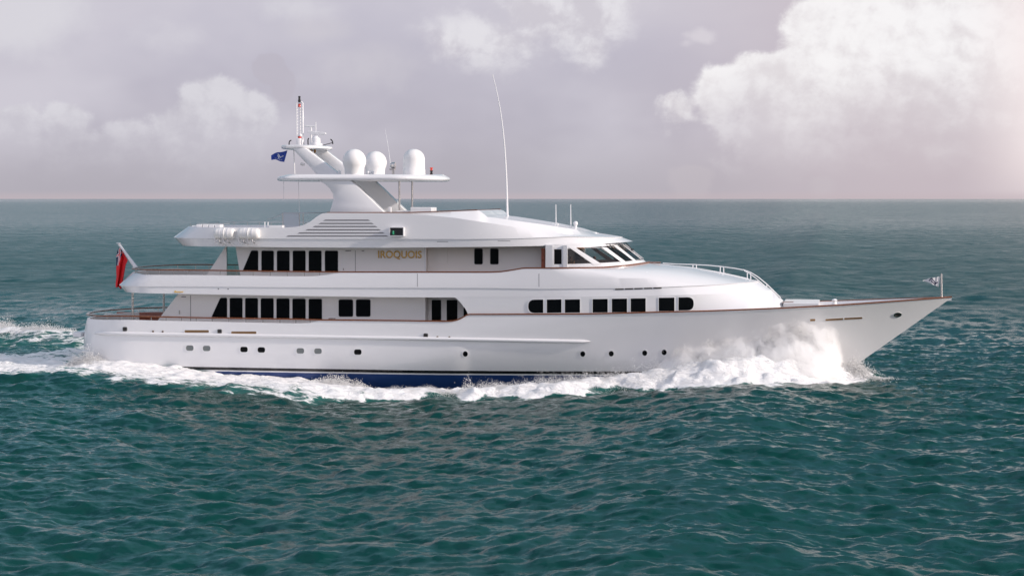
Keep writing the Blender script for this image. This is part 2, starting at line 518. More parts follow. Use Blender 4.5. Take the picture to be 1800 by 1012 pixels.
# ------------------------------------------------------------------ the yacht's lines
def hb_sheer(x, z=0):
    x = np.asarray(x, float)
    ta = np.clip((2.6 - x) / 4.25, 0, 1); tf = np.clip((x - 24.0) / 22.5, 0, 1)
    return 4.2 * np.maximum(1 - ta ** 3.0, 0) ** 0.5 * np.maximum(1 - tf ** 2.3, 0)
SHEER_PX = [(152, 559), (159, 560.6), (229, 562), (278, 563.3), (340, 564.4), (440, 566.4), (520, 568), (545, 567.3), (556, 564.5), (562, 562.8),
            (700, 564), (785, 565.2), (796, 564.6), (803, 563), (809, 560.7), (815, 557.5), (820, 554), (822.5, 553.0), (860, 553), (1033, 552),
            (1152, 549), (1240, 547), (1361, 542.5), (1478, 536.5), (1600, 527.5), (1674, 522)]
CAP_PX = [(153, 552.3), (168, 554.4), (229, 555.3), (280, 556.7), (340, 558), (530, 561), (562, 562), (700, 563.2), (785, 564.4), (796, 563.8), (803, 562.2),
          (809, 560), (815, 556.8), (820, 553.3), (822.5, 552.3), (860, 552.2), (1033, 551.4), (1152, 548.4), (1240, 546.4), (1361, 541.8), (1478, 535.8), (1600, 527), (1674, 521.5)]
sheer_z = zline(SHEER_PX, hb_sheer)
cap_z = zline(CAP_PX, hb_sheer)
STEM = [aty(u, v, 0.0) for u, v in ((1674, 521.5), (1647, 540), (1593.5, 575), (1540, 612), (1518.7, 626.5), (1487, 648))]
_sz = [p[2] for p in STEM][::-1]; _sx = [p[0] for p in STEM][::-1]
_sz = [-1.6, -0.6] + _sz; _sx = [_sx[0] - 2.6, _sx[0] - 1.25] + _sx
_sp = np.polyfit(_sz, _sx, 3)
def stem_x(z): return np.polyval(_sp, z)
ZB = -1.6
Z_TIP = float(cap_z(46.5))
def hull_ends(t):
    zt = ZB + t * (Z_TIP - ZB)
    xe = stem_x(zt)
    xs = -1.65 - .95 * (1 - t) ** .8 * t - .1 * (1 - t) + .75 * (1 - t) ** 3
    return xs, xe
def hull_b(x, t):
    xs, xe = hull_ends(t)
    s0 = .40 + .132 * t ** 1.8; p = 1.5 + .8 * t ** 2.0; bm = 4.2 * (1 - .38 * (1 - t) ** 3.2)
    x0 = xs + s0 * (xe - xs)
    tf = np.clip((x - x0) / (xe - x0), 0, 1); ta = np.clip((2.6 - x) / (2.6 - xs), 0, 1)
    return bm * np.maximum(1 - ta ** 3.0, 0) ** 0.5 * np.maximum(1 - tf ** p, 0)
def hb_hull(x, z):
    t = np.clip((z - ZB) / (sheer_z(x) - ZB), 0, 1)
    return hull_b(x, t)

YACHT = thing('motor_yacht', 'long white three-deck motor yacht with gold name lettering, under way at sea', 'yacht')

# ---- hull
def build_hull():
    mb = MB(); rows = []
    ts = list(np.linspace(0, 1, 27))
    uu = np.linspace(0, 1, 400)
    uu = np.concatenate([0.055 * (1 - np.cos(np.linspace(0, math.pi / 2, 16))), np.linspace(0.055, 0.94, 300)[1:-1], 0.94 + 0.06 * np.sin(np.linspace(0, math.pi / 2, 24))])
    for t in ts:
        xs, xe = hull_ends(t)
        X = xs + uu * (xe - xs)
        Z = ZB + t * (np.where(X > 46.4, Z_TIP, sheer_z(X)) - ZB)
        rows.append(np.stack([X, -hull_b(X, t), Z], 1))
    top = rows[-1]
    inn = offset_in(top, 0.14)
    zd = np.interp(inn[:, 0], [-1.7, 12, 21, 30, 38, 46.5], [2.05, 2.1, 2.2, 2.7, 3.25, 4.2])
    low = inn.copy(); low[:, 2] = np.minimum(zd, inn[:, 2] - 0.03)
    low[:, 1] = np.maximum(low[:, 1], np.minimum(-hb_hull(low[:, 0], low[:, 2]) + 0.12, 0))
    rows += [inn, low]
    mb.grid(rows, 0, mirror=True)
    hull = mb.build('hull', HULLPAINT, YACHT, smooth=32)
    dk = MB(); d2 = low.copy(); d2[:, 2] += 0.012
    dk.grid([d2, flat(d2)], 0, mirror=True)
    dk.build('main_deck', DECKTEAK, YACHT)
    return hull, top
HULL, HTOP = build_hull()

# cap rail of varnished teak all round the hull
xs = np.concatenate([-1.65 + 4.25 * (1 - np.cos(np.linspace(0, math.pi / 2, 22))), np.linspace(2.6, 44.5, 260)[1:], 44.5 + 2.0 * np.sin(np.linspace(0, math.pi / 2, 14))[1:]])
path = [(x, -max(float(hb_sheer(x)) - 0.04, 0), float(cap_z(x))) for x in xs]
mb = MB(); full = path + [(x, -y, z) for x, y, z in path[-2::-1]]
mb.sweep(full, 0.16, 0.075)
CAPRAIL = mb.build('cap_rail', TEAK, YACHT, smooth=40)
# stanchions of the after rail
for sg in (-1, 1):
    for u in (165, 188, 214, 240, 266, 292, 319, 345, 373, 402, 432, 462, 492, 520, 545):
        p = surf_pt(u, 560, lambda x, z: float(hb_sheer(x)) - 0.07)
        x = p[0]; m_ = MB(); m_.tube([(x, sg * (float(hb_sheer(x)) - 0.07), float(sheer_z(x)) - 0.05), (x, sg * (float(hb_sheer(x)) - 0.07), float(cap_z(x)) - 0.02)], 0.022, 8)
        m_.build('stanchion', STEEL, CAPRAIL)

# rub rail: a half-round white bar along the side
def hull_path(u0, v0, u1, v1, n, off, sg=-1):
    out = []
    for k in range(n + 1):
        t = k / n; p = surf_pt(u0 + (u1 - u0) * t, v0 + (v1 - v0) * t, hb_hull)
        out.append((p[0], sg * (abs(p[1]) + off), p[2]))
    return out
for sg in (-1, 1):
    mb = MB(); pth = hull_path(167, 585.0, 1037, 600.0, 90, 0.02, sg)
    R = [0.10] * len(pth); R[0] = 0.05; R[-1] = 0.03; R[-2] = 0.08
    mb.tube(pth, R, 12)
    mb.build('rub_rail', WHITE, HULL, smooth=60)

HULL_SKIN = Skin(HULL, hb_hull)
# portlights
BG = [BLACKGLASS, WHITE]
PALEGLASS = mat('curtained_port_glass', (0.17, 0.19, 0.19), 0.08, noise=0.1)
for i, (u, v) in enumerate([(333.7, 611.4), (363.3, 612), (429, 613.8), (459.5, 614.6), (528, 616.3), (559, 616.8), (629, 618.4)]):
    pane('portlight', rounded(rect(u - 6.6, v - 4.7, u + 6.6, v + 4.7), 4.2), HULL_SKIN, HULL, [PALEGLASS if i in (0, 1, 4, 5) else BLACKGLASS, WHITE], frame=1.3, proud=0.016)
for u, v in [(818, 621.8), (1024.4, 621.8), (1074.5, 621.3), (1133.3, 620.2), (1167.5, 619)]:
    pane('portlight', ellipse(u, v, 4.4, 4.8, 20), HULL_SKIN, HULL, BG, frame=1.3, proud=0.016)
for u, v in [(220, 578), (386.3, 582), (748.5, 589.2)]:
    pane('fairlead', rounded(rect(u - 3.2, v - 2.9, u + 3.2, v + 2.9), 1.6), HULL_SKIN, HULL, [DARK, STEEL], frame=1.0, proud=0.04)
for u0, u1, v in [(324.5, 367.5, 582), (406.5, 451, 584.3)]:
    pane('scupper', rounded(rect(u0, v - 2.1, u1, v + 2.1), 2), HULL_SKIN, HULL, [BRASS, WHITE], frame=0.7, proud=0.025)
for u, v in [(269, 582.3), (286, 582.7), (769, 592), (790, 592.4)]:
    pane('drain', ellipse(u, v, 1.3, 1.2, 10), HULL_SKIN, HULL, [DARK, BRASS], frame=0.5, proud=0.02)
for a in [[(1424, 560.6), (1433, 560.2), (1433, 564), (1424, 564.4)], [(1451, 560.5), (1482, 558.6), (1482, 562), (1451, 563.8)], [(1484, 558.5), (1516, 556.8), (1516, 560), (1484, 561.8)]]:
    pane('scupper', rounded(a, 1.2), HULL_SKIN, HULL, [BRASS, OFFWHITE], frame=0.7, proud=0.025)
pane('hawse_opening', [(1578 + 5.5 * math.cos(a) , 553.2 + 2.7 * math.sin(a) - 0.10 * 5.5 * math.cos(a)) for a in np.linspace(0, 2 * math.pi, 18)[:-1]], HULL_SKIN, HULL, [DARK, STEEL], frame=1.6, proud=0.05)

# mahogany lining of the after bulwark (far side) and the transom platform lip
mb = MB()
X0 = aty(205, 553, 3.3)[0]; X1 = aty(292, 553, 3.3)[0]
mb.box((X0, 3.3, 2.07), (X1, 3.42, float(aty(245, 548.6, 3.3)[2])))
mb.build('wood_panelling', REDWOOD, YACHT, bevel=0.01)
mb = MB(); mb.box((-2.2, -2.0, 1.75), (-1.7, 2.0, 2.05))
mb.build('stern_platform', WHITE, YACHT, bevel=0.06)

# ---- main deckhouse (set in from the side) with the side lobby
YH = 3.25
def P_(u, v, y): p = aty(u, v, y); return (p[0], p[2])
a0 = P_(277, 563, -YH); a1 = P_(312.6, 517, -YH)
sl_ = (a1[0] - a0[0]) / (a1[1] - a0[1])
xe_ = P_(747.7, 540, -YH)[0]
Z_D1, Z_S1 = 2.08, 4.42
mb = MB()
poly = [(a0[0] + (Z_D1 - a0[1]) * sl_, Z_D1), (xe_, Z_D1), (xe_, Z_S1), (a0[0] + (Z_S1 - a0[1]) * sl_, Z_S1)]
mb.prism(poly, -YH, YH)
mb.box((xe_ + 0.001, -2.55, Z_D1), (24.0, 2.55, Z_S1 - 0.01))
HOUSE = mb.build('deckhouse', OFFWHITE, YACHT, smooth=0, bevel=0.02)
fl = lambda y: (lambda x, z: y)
H1 = fl(YH)
def win(name, corners, r, hb, parent, **k): return pane(name, rounded(corners, r), hb, parent, BG, **k)
win('window', [(387.5, 523), (399.6, 523), (399.6, 560), (370.5, 560)], [3, 3, 1, 1], H1, HOUSE)
for u0, u1 in ((403.9, 426.6), (431, 453.8), (458.4, 481.4), (486, 509.3), (514, 537.6), (542.6, 566.3)):
    v0 = 523.3 + (u0 - 404) * 0.012
    win('window', rect(u0, v0, u1, v0 + 37.5), [3, 3, 1, 1], H1, HOUSE)
for u0, u1 in ((595.3, 620.9), (625.8, 651.6)):
    win('window', rect(u0, 526, u1, 556.4), 3.5, H1, HOUSE)
H2 = fl(2.55)
win('door', rect(759, 526.8, 775.6, 568), [2, 2, .5, .5], H2, HOUSE)
win('door', rect(785.3, 526.8, 804.2, 568), [2, 2, .5, .5], H2, HOUSE)
win('door', rect(815, 527, 835, 568), [2, 2, .5, .5], H2, HOUSE)
strip('door_seam', rect(334.6, 519, 335.6, 566), H1, HOUSE, LOUVRE, off=0.004)
strip('notice_plate', rect(319, 520.8, 327, 522.2), H1, HOUSE, LOUVRE, off=0.012)
strip('door_handle', rect(315.2, 545, 316.6, 551.5), H1, HOUSE, STEEL, off=0.05)
strip('wall_lamp', rect(578, 558.5, 590, 562), H1, HOUSE, STEEL, off=0.06)

# ---- superstructure forward (full beam) and the long upper bulwark, lofted from deck plans
def nose_min(xn, xs0, b, p=2.4, q=2.0, off=0.02):
    pl = plan(0, xn, b, 0.001, xn - xs0, 2, 2, p, q)
    def f(x, z=0):
        return np.minimum(pl(np.maximum(x, 1.0)), hb_sheer(x) - off)
    return f
def tail(x, xa, la, b, p=3.2, q=2.0):
    return b * np.maximum(1 - np.clip((xa + la - x) / la, 0, 1) ** p, 0) ** (1 / q)
def bul_xs(xa, xn):
    return np.concatenate([xa + (5.0 - xa) * (1 - np.cos(np.linspace(0, math.pi / 2, 26))), np.linspace(5.0, 24.0, 170)[1:-1], 24.0 + (xn - 24.0) * np.sin(np.linspace(0, math.pi / 2, 110))])
XA1 = aty(224, 513, -1)[0] + .08; XA2 = aty(212.5, 500, -1)[0] + .12; XA4 = aty(236, 481, -1)[0] + .12
hbN0 = nose_min(37.75, 31.5, 4.22); hbN1 = nose_min(37.0, 28.5, 4.2, 2.2); hbN2 = nose_min(36.35, 27.5, 4.18, 2.2, off=0.03)
hbN3 = nose_min(35.75, 26.0, 4.16, 2.2, off=0.06); hbN4 = nose_min(30.35, 24.5, 4.13, 2.2, 2.0, off=0.1)
R1f = lambda x, z=0: np.minimum(hbN1(x), tail(x, XA1, 3.0, 4.14))
R2f = lambda x, z=0: np.minimum(hbN2(x), tail(x, XA2, 3.0, 4.17))
R3f = lambda x, z=0: np.minimum(hbN3(x), tail(x, (XA2 + XA4) / 2, 3.0, 4.16))
R4f = lambda x, z=0: np.minimum(hbN4(x), tail(x, XA4, 3.0, 4.13))
z_r1 = zline([(229, 514), (340, 516.7), (500, 519.6), (670, 522.2), (860, 523), (948, 522.6), (1100, 520.3), (1240, 517.3), (1290, 515), (1330, 512)], R1f)
z_r2 = zline([(215, 501.8), (340, 502.8), (600, 505), (860, 505.5), (948, 507), (1100, 506), (1180, 503.5), (1240, 501), (1313, 496)], R2f)
RTOP = [(235, 479), (251, 482.8), (340, 483.3), (440, 484.5), (500, 485.4), (550, 485.4), (575, 483), (590, 479.8), (598, 478.8), (860, 479), (880, 478.2), (892, 476.7), (905, 474.6),
        (917, 472.4), (925, 471.8), (960, 471.8), (1062, 470.6), (1104, 466.8), (1130, 463)]
z_r4a = zline(RTOP, R4f)
_zs = float(aty(1139, 461.5, 0)[2])
def z_r4(x): return np.where(np.asarray(x) > 29.4, np.interp(x, [29.4, 30.35], [float(z_r4a(29.4)), _zs]), z_r4a(x))
_zr3n = float(aty(1313, 491, 0)[2])
def z_r3(x):
    base = 0.5 * z_r2(x) + 0.5 * z_r4a(np.minimum(x, 24.0))
    return np.where(x < 24, base, np.interp(x, [24, 30, 35.75], [float(0.5 * z_r2(24.0) + 0.5 * z_r4a(24.0)), 5.42, _zr3n]))
r1 = ring(None, z_r1, R1f, bul_xs(XA1, 37.0)); r2 = ring(None, z_r2, R2f, bul_xs(XA2, 36.35))
r3 = ring(None, z_r3, R3f, bul_xs((XA2 + XA4) / 2, 35.75)); r4 = ring(None, z_r4, R4f, bul_xs(XA4, 30.35))
lip = offset_in(r2, 0.035); lip2 = lip.copy(); lip2[:, 2] -= 0.03; r2b = r2.copy(); r2b[:, 2] -= 0.025
lip_r1 = r1.copy()
inner = offset_in(r4, 0.13); inn_low = inner.copy()
DK2 = 4.66
inn_low[:, 2] = np.minimum(DK2, inner[:, 2] - 0.05)
# blend ring between shoulder and sill so the foredeck roof is gently crowned
r35 = 0.5 * (r3 + r4); bul = np.clip((r35[:, 0] - 24) / 8, 0, 1); r35[:, 2] += 0.14 * bul
mb = MB()
sof = r1.copy(); sof2 = flat(sof)
mb.grid([sof2, r1, lip2, r2b, r2, r3, r35, r4, inner, inn_low], 0, mirror=True)
BULWARK = mb.build('upper_bulwark', WHITE, YACHT, smooth=28)
mb = MB(); dk = inn_low.copy(); dk[:, 2] += 0.012
mb.grid([dk, flat(dk)], 0, mirror=True)
mb.build('upper_deck', DECKTEAK, YACHT)

# forward house wall under it, its after end curved down to the rail
def fw_aft(v): return float(np.interp(v, [521, 524, 527, 532, 540, 546, 553], [798, 802, 806.5, 811.5, 817.5, 820.3, 822.8]))
rows = []; NB = 12
for k in range(NB + 1):
    w = k / NB
    hb0 = lambda x: (1 - w) * np.minimum(hbN0(x), hb_sheer(x) - 0.05) + w * np.minimum(hbN1(x), hb_sheer(x) - 0.0)
    xn = 37.75 * (1 - w) + 37.0 * w
    v = 553 + (522.8 - 553) * w
    xa = aty(fw_aft(v), v, -4.18)[0]
    X = np.concatenate([np.linspace(xa, xn - 6, 120)[:-1], xn - 6 + 6 * np.sin(np.linspace(0, math.pi / 2, 44))])
    Z = (1 - w) * (sheer_z(X) - 0.02) + w * z_r1(X)
    Y = hb0(X); Y[-1] = 0
    rows.append(np.stack([X, -Y, Z], 1))
mb = MB()
mb.grid(rows, 0, mirror=True)
aft = [r[0] for r in rows]
mb.grid([[p for p in aft], [(p[0], p[1] + 0.12, p[2]) for p in aft]], 0, mirror=True)
mb.grid([[(p[0], p[1] + 0.12, p[2]) for p in aft], [(p[0] + 1.4, p[1] + 0.16, p[2]) for p in aft]], 0, mirror=True)
FWD = mb.build('forward_house', WHITE, YACHT, smooth=35)
def hb_fwd(x, z):
    z0, z1 = float(sheer_z(x)) - 0.02, float(z_r1(x)); w = min(max((z - z0) / (z1 - z0), 0), 1)
    return float((1 - w) * np.minimum(hbN0(x), hb_sheer(x) - 0.05) + w * np.minimum(hbN1(x), hb_sheer(x)))
FWD_SKIN = Skin(FWD, hb_fwd)
win('window', [(928.5, 526.5), (955, 526.3), (955, 549.8), (928.5, 550)], [12, .6, .6, 12], FWD_SKIN, FWD, frame=1.5)
for u0, u1, v0, v1 in ((961.3, 987, 526.3, 549.8), (993, 1019.6, 526.2, 549.6), (1041.8, 1068.3, 525.6, 549.3), (1075.6, 1102.3, 525, 548.8), (1108.7, 1135, 524.4, 548), (1158, 1185.5, 523.2, 546.7)):
    win('window', [(u0, v0), (u1, v0 - .4), (u1, v1 - .4), (u0, v1)], 0.8, FWD_SKIN, FWD, frame=1.3)
win('window', [(1192.7, 522.6), (1219.5, 522), (1219.5, 545), (1192.7, 545.6)], [.6, 12, 12, .6], FWD_SKIN, FWD, frame=1.5)

# slots, gold emblem and teak rail on the upper bulwark
def hb_bul(x, z):
    z1, z2, z3, z4 = float(z_r1(x)), float(z_r2(x)), float(z_r3(x)), float(z_r4a(min(x, 29.0)))
    return float(np.interp(z, [z1, z2, z3, max(z4, z3 + .01)], [float(R1f(x)), float(R2f(x)), float(R3f(x)), float(R4f(min(x, 29.)))]))
BUL_SKIN = Skin(BULWARK, hb_bul)
for k, (u0, u1) in enumerate(((1081.5, 1096.3), (1098.6, 1113), (1115.2, 1129.6), (1132, 1146.4), (1148.7, 1163))):
    v = 508.3 - k * 0.55
    strip('vent_slot', [(u0, v - 1.0), (u1, v - 1.4), (u1, v + .6), (u0, v + 1.0)], BUL_SKIN, BULWARK, DARK, off=0.03)
strip('gold_emblem', [(306, 513.8), (307, 511.2), (309.2, 510.5), (309.5, 512), (313, 512.2), (322.6, 512.0), (321.4, 513.8), (312, 514.2)], BUL_SKIN, BULWARK, GOLD, off=0.02)
for u0, u1 in ((733.3, 734.1), (947.0, 947.9)):
    strip('panel_seam', rect(u0, 481, u1, 504), BUL_SKIN, BULWARK, LOUVRE, off=0.003)
for u, v in ((384, 507.6), (401, 507.8)):
    strip('deck_drain', rect(u - 1, v - 1, u + 1, v + 1), BUL_SKIN, BULWARK, LOUVRE, off=0.01)
RAIL2 = [(235.5, 472.6), (251, 473.5), (340, 474.7), (500, 477), (598, 477.9), (860, 478.2), (880, 477.4), (892, 475.8), (905, 473.7), (917, 471.6), (925, 471.0), (960, 471.0), (1062, 469.8), (1104, 466), (1130, 462.2)]
R4r = lambda x, z=0: np.minimum(R4f(x), tail(x, XA4 - 0.05, 3.0, 4.07))
z_rl = zline(RAIL2, R4r)
X = bul_xs(XA4 - 0.02, 30.38)
pth = [(x, -max(float(R4r(x)) - 0.03, 0), float(z_rl(x)) if x < 29.4 else float(np.interp(x, [29.4, 30.35], [float(z_rl(29.4)), _zs + .03]))) for x in X]
mb = MB(); mb.sweep(pth + [(x, -y, z) for x, y, z in pth[-2::-1]], 0.15, 0.07)
mb.box((30.38, -0.25, _zs - 0.01), (31.0, 0.25, _zs + 0.045))
RAILU = mb.build('upper_cap_rail', TEAK, YACHT, smooth=40)
RAILU.name = 'bridge_deck_cap_rail'
for sg in (-1, 1):
    for u in (238, 258, 281, 305, 330, 358, 387, 416, 445, 475, 505, 535, 562):
        p = surf_pt(u, 480, lambda x, z: float(R4r(x)) - 0.03)
        x = p[0]; y = sg * (float(R4r(x)) - 0.03); m_ = MB()
        m_.tube([(x, y, float(z_r4(x)) - 0.06), (x, y, float(z_rl(x)) - 0.02)], 0.02, 8)
        m_.build('stanchion', STEEL, RAILU)

# ---- upper deckhouse
YU = 3.1
b0 = P_(369, 474.5, -YU); b1 = P_(395.5, 434.5, -YU); sl2 = (b1[0] - b0[0]) / (b1[1] - b0[1])
xe2 = P_(747.3, 450, -YU)[0]
Z_S2 = 7.06
xg0 = P_(398.5, 470, -YU)[0]; g0 = P_(420.5, 474.5, -YU); g1 = P_(414, 434.5, -YU); slg = (g1[0] - g0[0]) / (g1[1] - g0[1])
mb = MB()
mb.prism([(g0[0] + (DK2 - g0[1]) * slg, DK2), (xe2, DK2), (xe2, Z_S2), (g0[0] + (Z_S2 - g0[1]) * slg, Z_S2)], -YU, YU)
mb.box((xe2 + .001, -2.5, DK2), (P_(975, 450, -2.5)[0], 2.5, Z_S2 - 0.01))
UPHOUSE = mb.build('upper_deckhouse', OFFWHITE, YACHT, smooth=0, bevel=0.02)
for sg in (-1, 1):
    mb = MB()
    mb.prism([(b0[0] + (DK2 - b0[1]) * sl2, DK2), (xg0, DK2), (xg0, Z_S2), (b0[0] + (Z_S2 - b0[1]) * sl2, Z_S2)], sg * YU, sg * (YU - 0.12))
    mb.build('wing_wall', OFFWHITE, YACHT, smooth=0, bevel=0.02)
    mb = MB()
    mb.prism([(xg0 + 0.005, DK2), (g0[0] + (DK2 - g0[1]) * slg - .005, DK2), (g0[0] + (Z_S2 - g0[1]) * slg - .005, Z_S2), (xg0 + 0.005, Z_S2)], sg * (YU - .03), sg * (YU - 0.045))
    mb.build('glass_screen', SCREEN, YACHT, smooth=0)
U1 = fl(YU)
win('window', [(441.8, 440), (454.2, 440), (454.2, 477), (426.2, 477)], [3, 3, 1, 1], U1, UPHOUSE)
for u0, u1 in ((459.6, 481.7), (486.8, 509.4), (514.7, 537.5), (542.7, 565.6), (571.1, 594.5)):
    win('window', rect(u0, 440.4, u1, 478), [3, 3, 1, 1], U1, UPHOUSE)
U2 = fl(2.5)
win('window', rect(833.7, 436.6, 848.8, 464.6), 3, U2, UPHOUSE)
win('window', rect(861.6, 436.6, 876.7, 464.6), 3, U2, UPHOUSE)
strip('wall_locker', rect(768, 428, 787, 463), U2, UPHOUSE, OFFWHITE, off=0.05)
strip('door_seam', rect(624.2, 440, 625, 478), U1, UPHOUSE, LOUVRE, off=0.003)
strip('vent_grille', rect(607.5, 440, 617, 441.4), U1, UPHOUSE, LOUVRE, off=0.02)
strip('vent_grille', rect(636, 440.3, 640.3, 441.5), U1, UPHOUSE, LOUVRE, off=0.02)
strip('door_handle', rect(603.3, 471, 604.5, 475), U1, UPHOUSE, STEEL, off=0.04)
strip('corner_post', rect(746.0, 434, 748.8, 478), U1, UPHOUSE, WHITE, off=0.02, deep=0.02)

def lettering(txt, name, u0, u1, v0, v1, y, parent, m, ext=0.015):
    cu = bpy.data.curves.new(name, 'FONT'); cu.body = txt; cu.size = 1.0; cu.extrude = 0.0; cu.offset = 0.018; cu.space_character = 1.02
    o = bpy.data.objects.new(name + '_curve', cu); COL.objects.link(o)
    dg = bpy.context.evaluated_depsgraph_get(); dg.update()
    me = bpy.data.meshes.new_from_object(o.evaluated_get(dg)); bpy.data.objects.remove(o)
    n = len(me.vertices); co = np.zeros(n * 3); me.vertices.foreach_get('co', co); co = co.reshape(-1, 3)
    lo, hi = co.min(0), co.max(0)
    p0 = aty(u0, v1, y); p1 = aty(u1, v0, y)
    # the Q's tail hangs under the line: scale by the height of the plain letters
    X = p0[0] + (co[:, 0] - lo[0]) / (hi[0] - lo[0]) * (p1[0] - p0[0]); base = 0.0; capn = 0.69
    Z = p0[2] + (co[:, 1] - base) / capn * (p1[2] - p0[2])
    me2 = bpy.data.meshes.new(name); bm = bmesh.new(); bm.from_mesh(me)
    for v, x, z in zip(bm.verts, X, Z): v.co = (x, y, z)
    r = bmesh.ops.extrude_face_region(bm, geom=bm.faces[:])
    for e in r['geom']:
        if isinstance(e, bmesh.types.BMVert): e.co.y -= ext
    bmesh.ops.recalc_face_normals(bm, faces=bm.faces)
    bm.to_mesh(me2); bm.free(); me2.materials.append(m)
    o = bpy.data.objects.new(name, me2); COL.objects.link(o); o.parent = parent
    return o
lettering('IROQUOIS', 'name_lettering', 664.8, 741.3, 441.2, 453.0, -YU - 0.004, UPHOUSE, GOLD, 0.03)

# ---- wheelhouse
XW0, XWA = 30.22, aty(959, 450, -3.5)[0]
WB = 3.55
ZW0 = float(z_r4a(26.0)) - 0.05
p_hd = aty(1095, 428.5, 0.0); XW2, ZW2 = p_hd[0], p_hd[2]
def xw_nose(z): return XW0 + (XW2 - XW0) * (z - _zs) / (ZW2 - _zs)
def hb_wh(x, z):
    xn = xw_nose(z); x0 = 24.6 + 0.0 * z
    t = np.clip((x - x0) / (xn - x0), 0, 1)
    return WB * np.maximum(1 - t ** 2.35, 0) ** 0.5
def wh_row(zf_side, zn):
    """one level of the wheelhouse wall from its after corner to the stem of the windscreen"""
    N = 60; out = []
    xn = xw_nose(zn)
    X = XWA + (xn - XWA) * np.sin(np.linspace(0, math.pi / 2, N))
    for x in X:
        w = np.clip((x - 25.5) / (xn - 25.5), 0, 1) ** 1.5
        z = zf_side * (1 - w) + zn * w
        out.append((x, -float(hb_wh(x, z)) if x < xn - 1e-6 else 0.0, z))
    out[-1] = (xn, 0.0, zn)
    return out
zs_side = lambda v: aty(980, v, -WB)[2]
rowA = wh_row(zs_side(474), _zs - 0.12); rowB = wh_row(zs_side(464.6), _zs + 0.16)
rowC = wh_row(zs_side(437.5), ZW2 - 0.02); rowD = wh_row(zs_side(430), ZW2 + 0.16)
mb = MB()
inset = lambda r: [(x, min(y + 0.10, 0), z) for x, y, z in r]
mb.grid([rowA, rowB, inset(rowB), inset(rowA)], 0, mirror=True)
mb.grid([inset(rowC), rowC, rowD, inset(rowD)], 0, mirror=True)
for sg in (-1, 1):   # after corner posts and door post
    for u0, u1 in ((959, 971.2), (990, 997.2)):
        xa, xb = aty(u0, 450, -WB)[0], aty(u1, 450, -WB)[0]
        mb.box((xa, min(sg * WB, sg * (WB - .14)), zs_side(474)), (xb, max(sg * WB, sg * (WB - .14)), zs_side(431)))
WHEEL = mb.build('wheelhouse', WHITE, YACHT, smooth=35)
def mull(poly): return strip('window_frame', poly, hb_wh, WHEEL, WHITE, off=0.025, deep=0.09, both=True)
mull([(971, 433), (974, 433), (974, 472), (971, 472)]); mull([(987.4, 433), (990.5, 433), (990.5, 472), (987.4, 472)])
mull([(973.6, 464.7), (987.6, 464.7), (987.6, 470.5), (973.6, 470.5)]); mull([(973.6, 434), (987.6, 434), (987.6, 438), (973.6, 438)])
mull([(999.5, 434), (1011, 434.5), (1056.5, 463.5), (1043.5, 465)])
mull([(1057, 434), (1066.2, 434.8), (1100.4, 460), (1092.5, 461)])
mull([(1078.7, 431.5), (1085, 431.0), (1118, 457.5), (1113.5, 458.5)])
mull([(1093, 429.0), (1098.5, 428.8), (1131.5, 454.5), (1126.5, 455.5)])
def wpane(poly): return pane('window', rounded(poly, 0.8), hb_wh, WHEEL, [PANE, WHITE], frame=0.5, proud=0.012, glass_off=-0.03, deep=0.05, both=True)
pane('window', rounded(rect(973.8, 438, 987.4, 464.8), 0.8), hb_wh, WHEEL, [BLACKGLASS, WHITE], frame=0.5, proud=0.012, glass_off=-0.02, deep=0.05, both=True)
wpane([(997.4, 437), (1003, 437), (1043, 463.6), (997.4, 464)])
wpane([(1014, 436.6), (1057, 436), (1093, 460.4), (1056, 463)])
wpane([(1066, 435.8), (1079, 433.6), (1114.6, 457.6), (1100, 459.6)])
wpane([(1085, 432.4), (1094, 430.6), (1127.2, 455), (1117.2, 457)])
# inside: floor, console, after bulkhead, ceiling
mb = MB()
mb.box((XWA, -2.2, DK2 + .02), (28.6, 2.2, DK2 + .06))
mb.box((XWA + .02, -WB + .2, DK2), (XWA + .1, WB - .2, 6.98))
mb.box((28.0, -1.9, DK2), (28.6, 1.9, 6.0))
mb.box((XWA, -3.2, 6.93), (27.2, 3.2, 7.0))
mb.box((25.6, -0.12, 5.0), (25.9, 2.6, 6.9))
mb.build('wheelhouse_interior', INTERIOR, YACHT, smooth=0, bevel=0.02)
xa, xb = aty(951.5, 450, -3.3)[0], aty(958, 450, -3.3)[0]
mb = MB(); mb.box((xa, -3.34, aty(955, 478, -3.3)[2]), (xb, -3.26, aty(955, 436.5, -3.3)[2]))
mb.build('door', REDWOOD, YACHT, smooth=0, bevel=0.015)
for (u0, v0), (u1, v1) in (((1067, 429), (1084, 445)), ((1083, 427.5), (1101, 441.5)), ((1096, 426.8), (1110.5, 438.6))):
    a = surf_pt(u0, v0, hb_wh); b = surf_pt(u1, v1, hb_wh); m_ = MB()
    m_.tube([(a[0], a[1] - .03, a[2]), (a[0] + .12, a[1] - .10, a[2] + .03), (b[0] + .04, b[1] - .07, b[2])], 0.022, 6)
    m_.box((b[0] - .02, b[1] - .11, b[2] - .03), (b[0] + .12, b[1] - .04, b[2] + .04))
    m_.build('wiper', RUBBER, WHEEL)

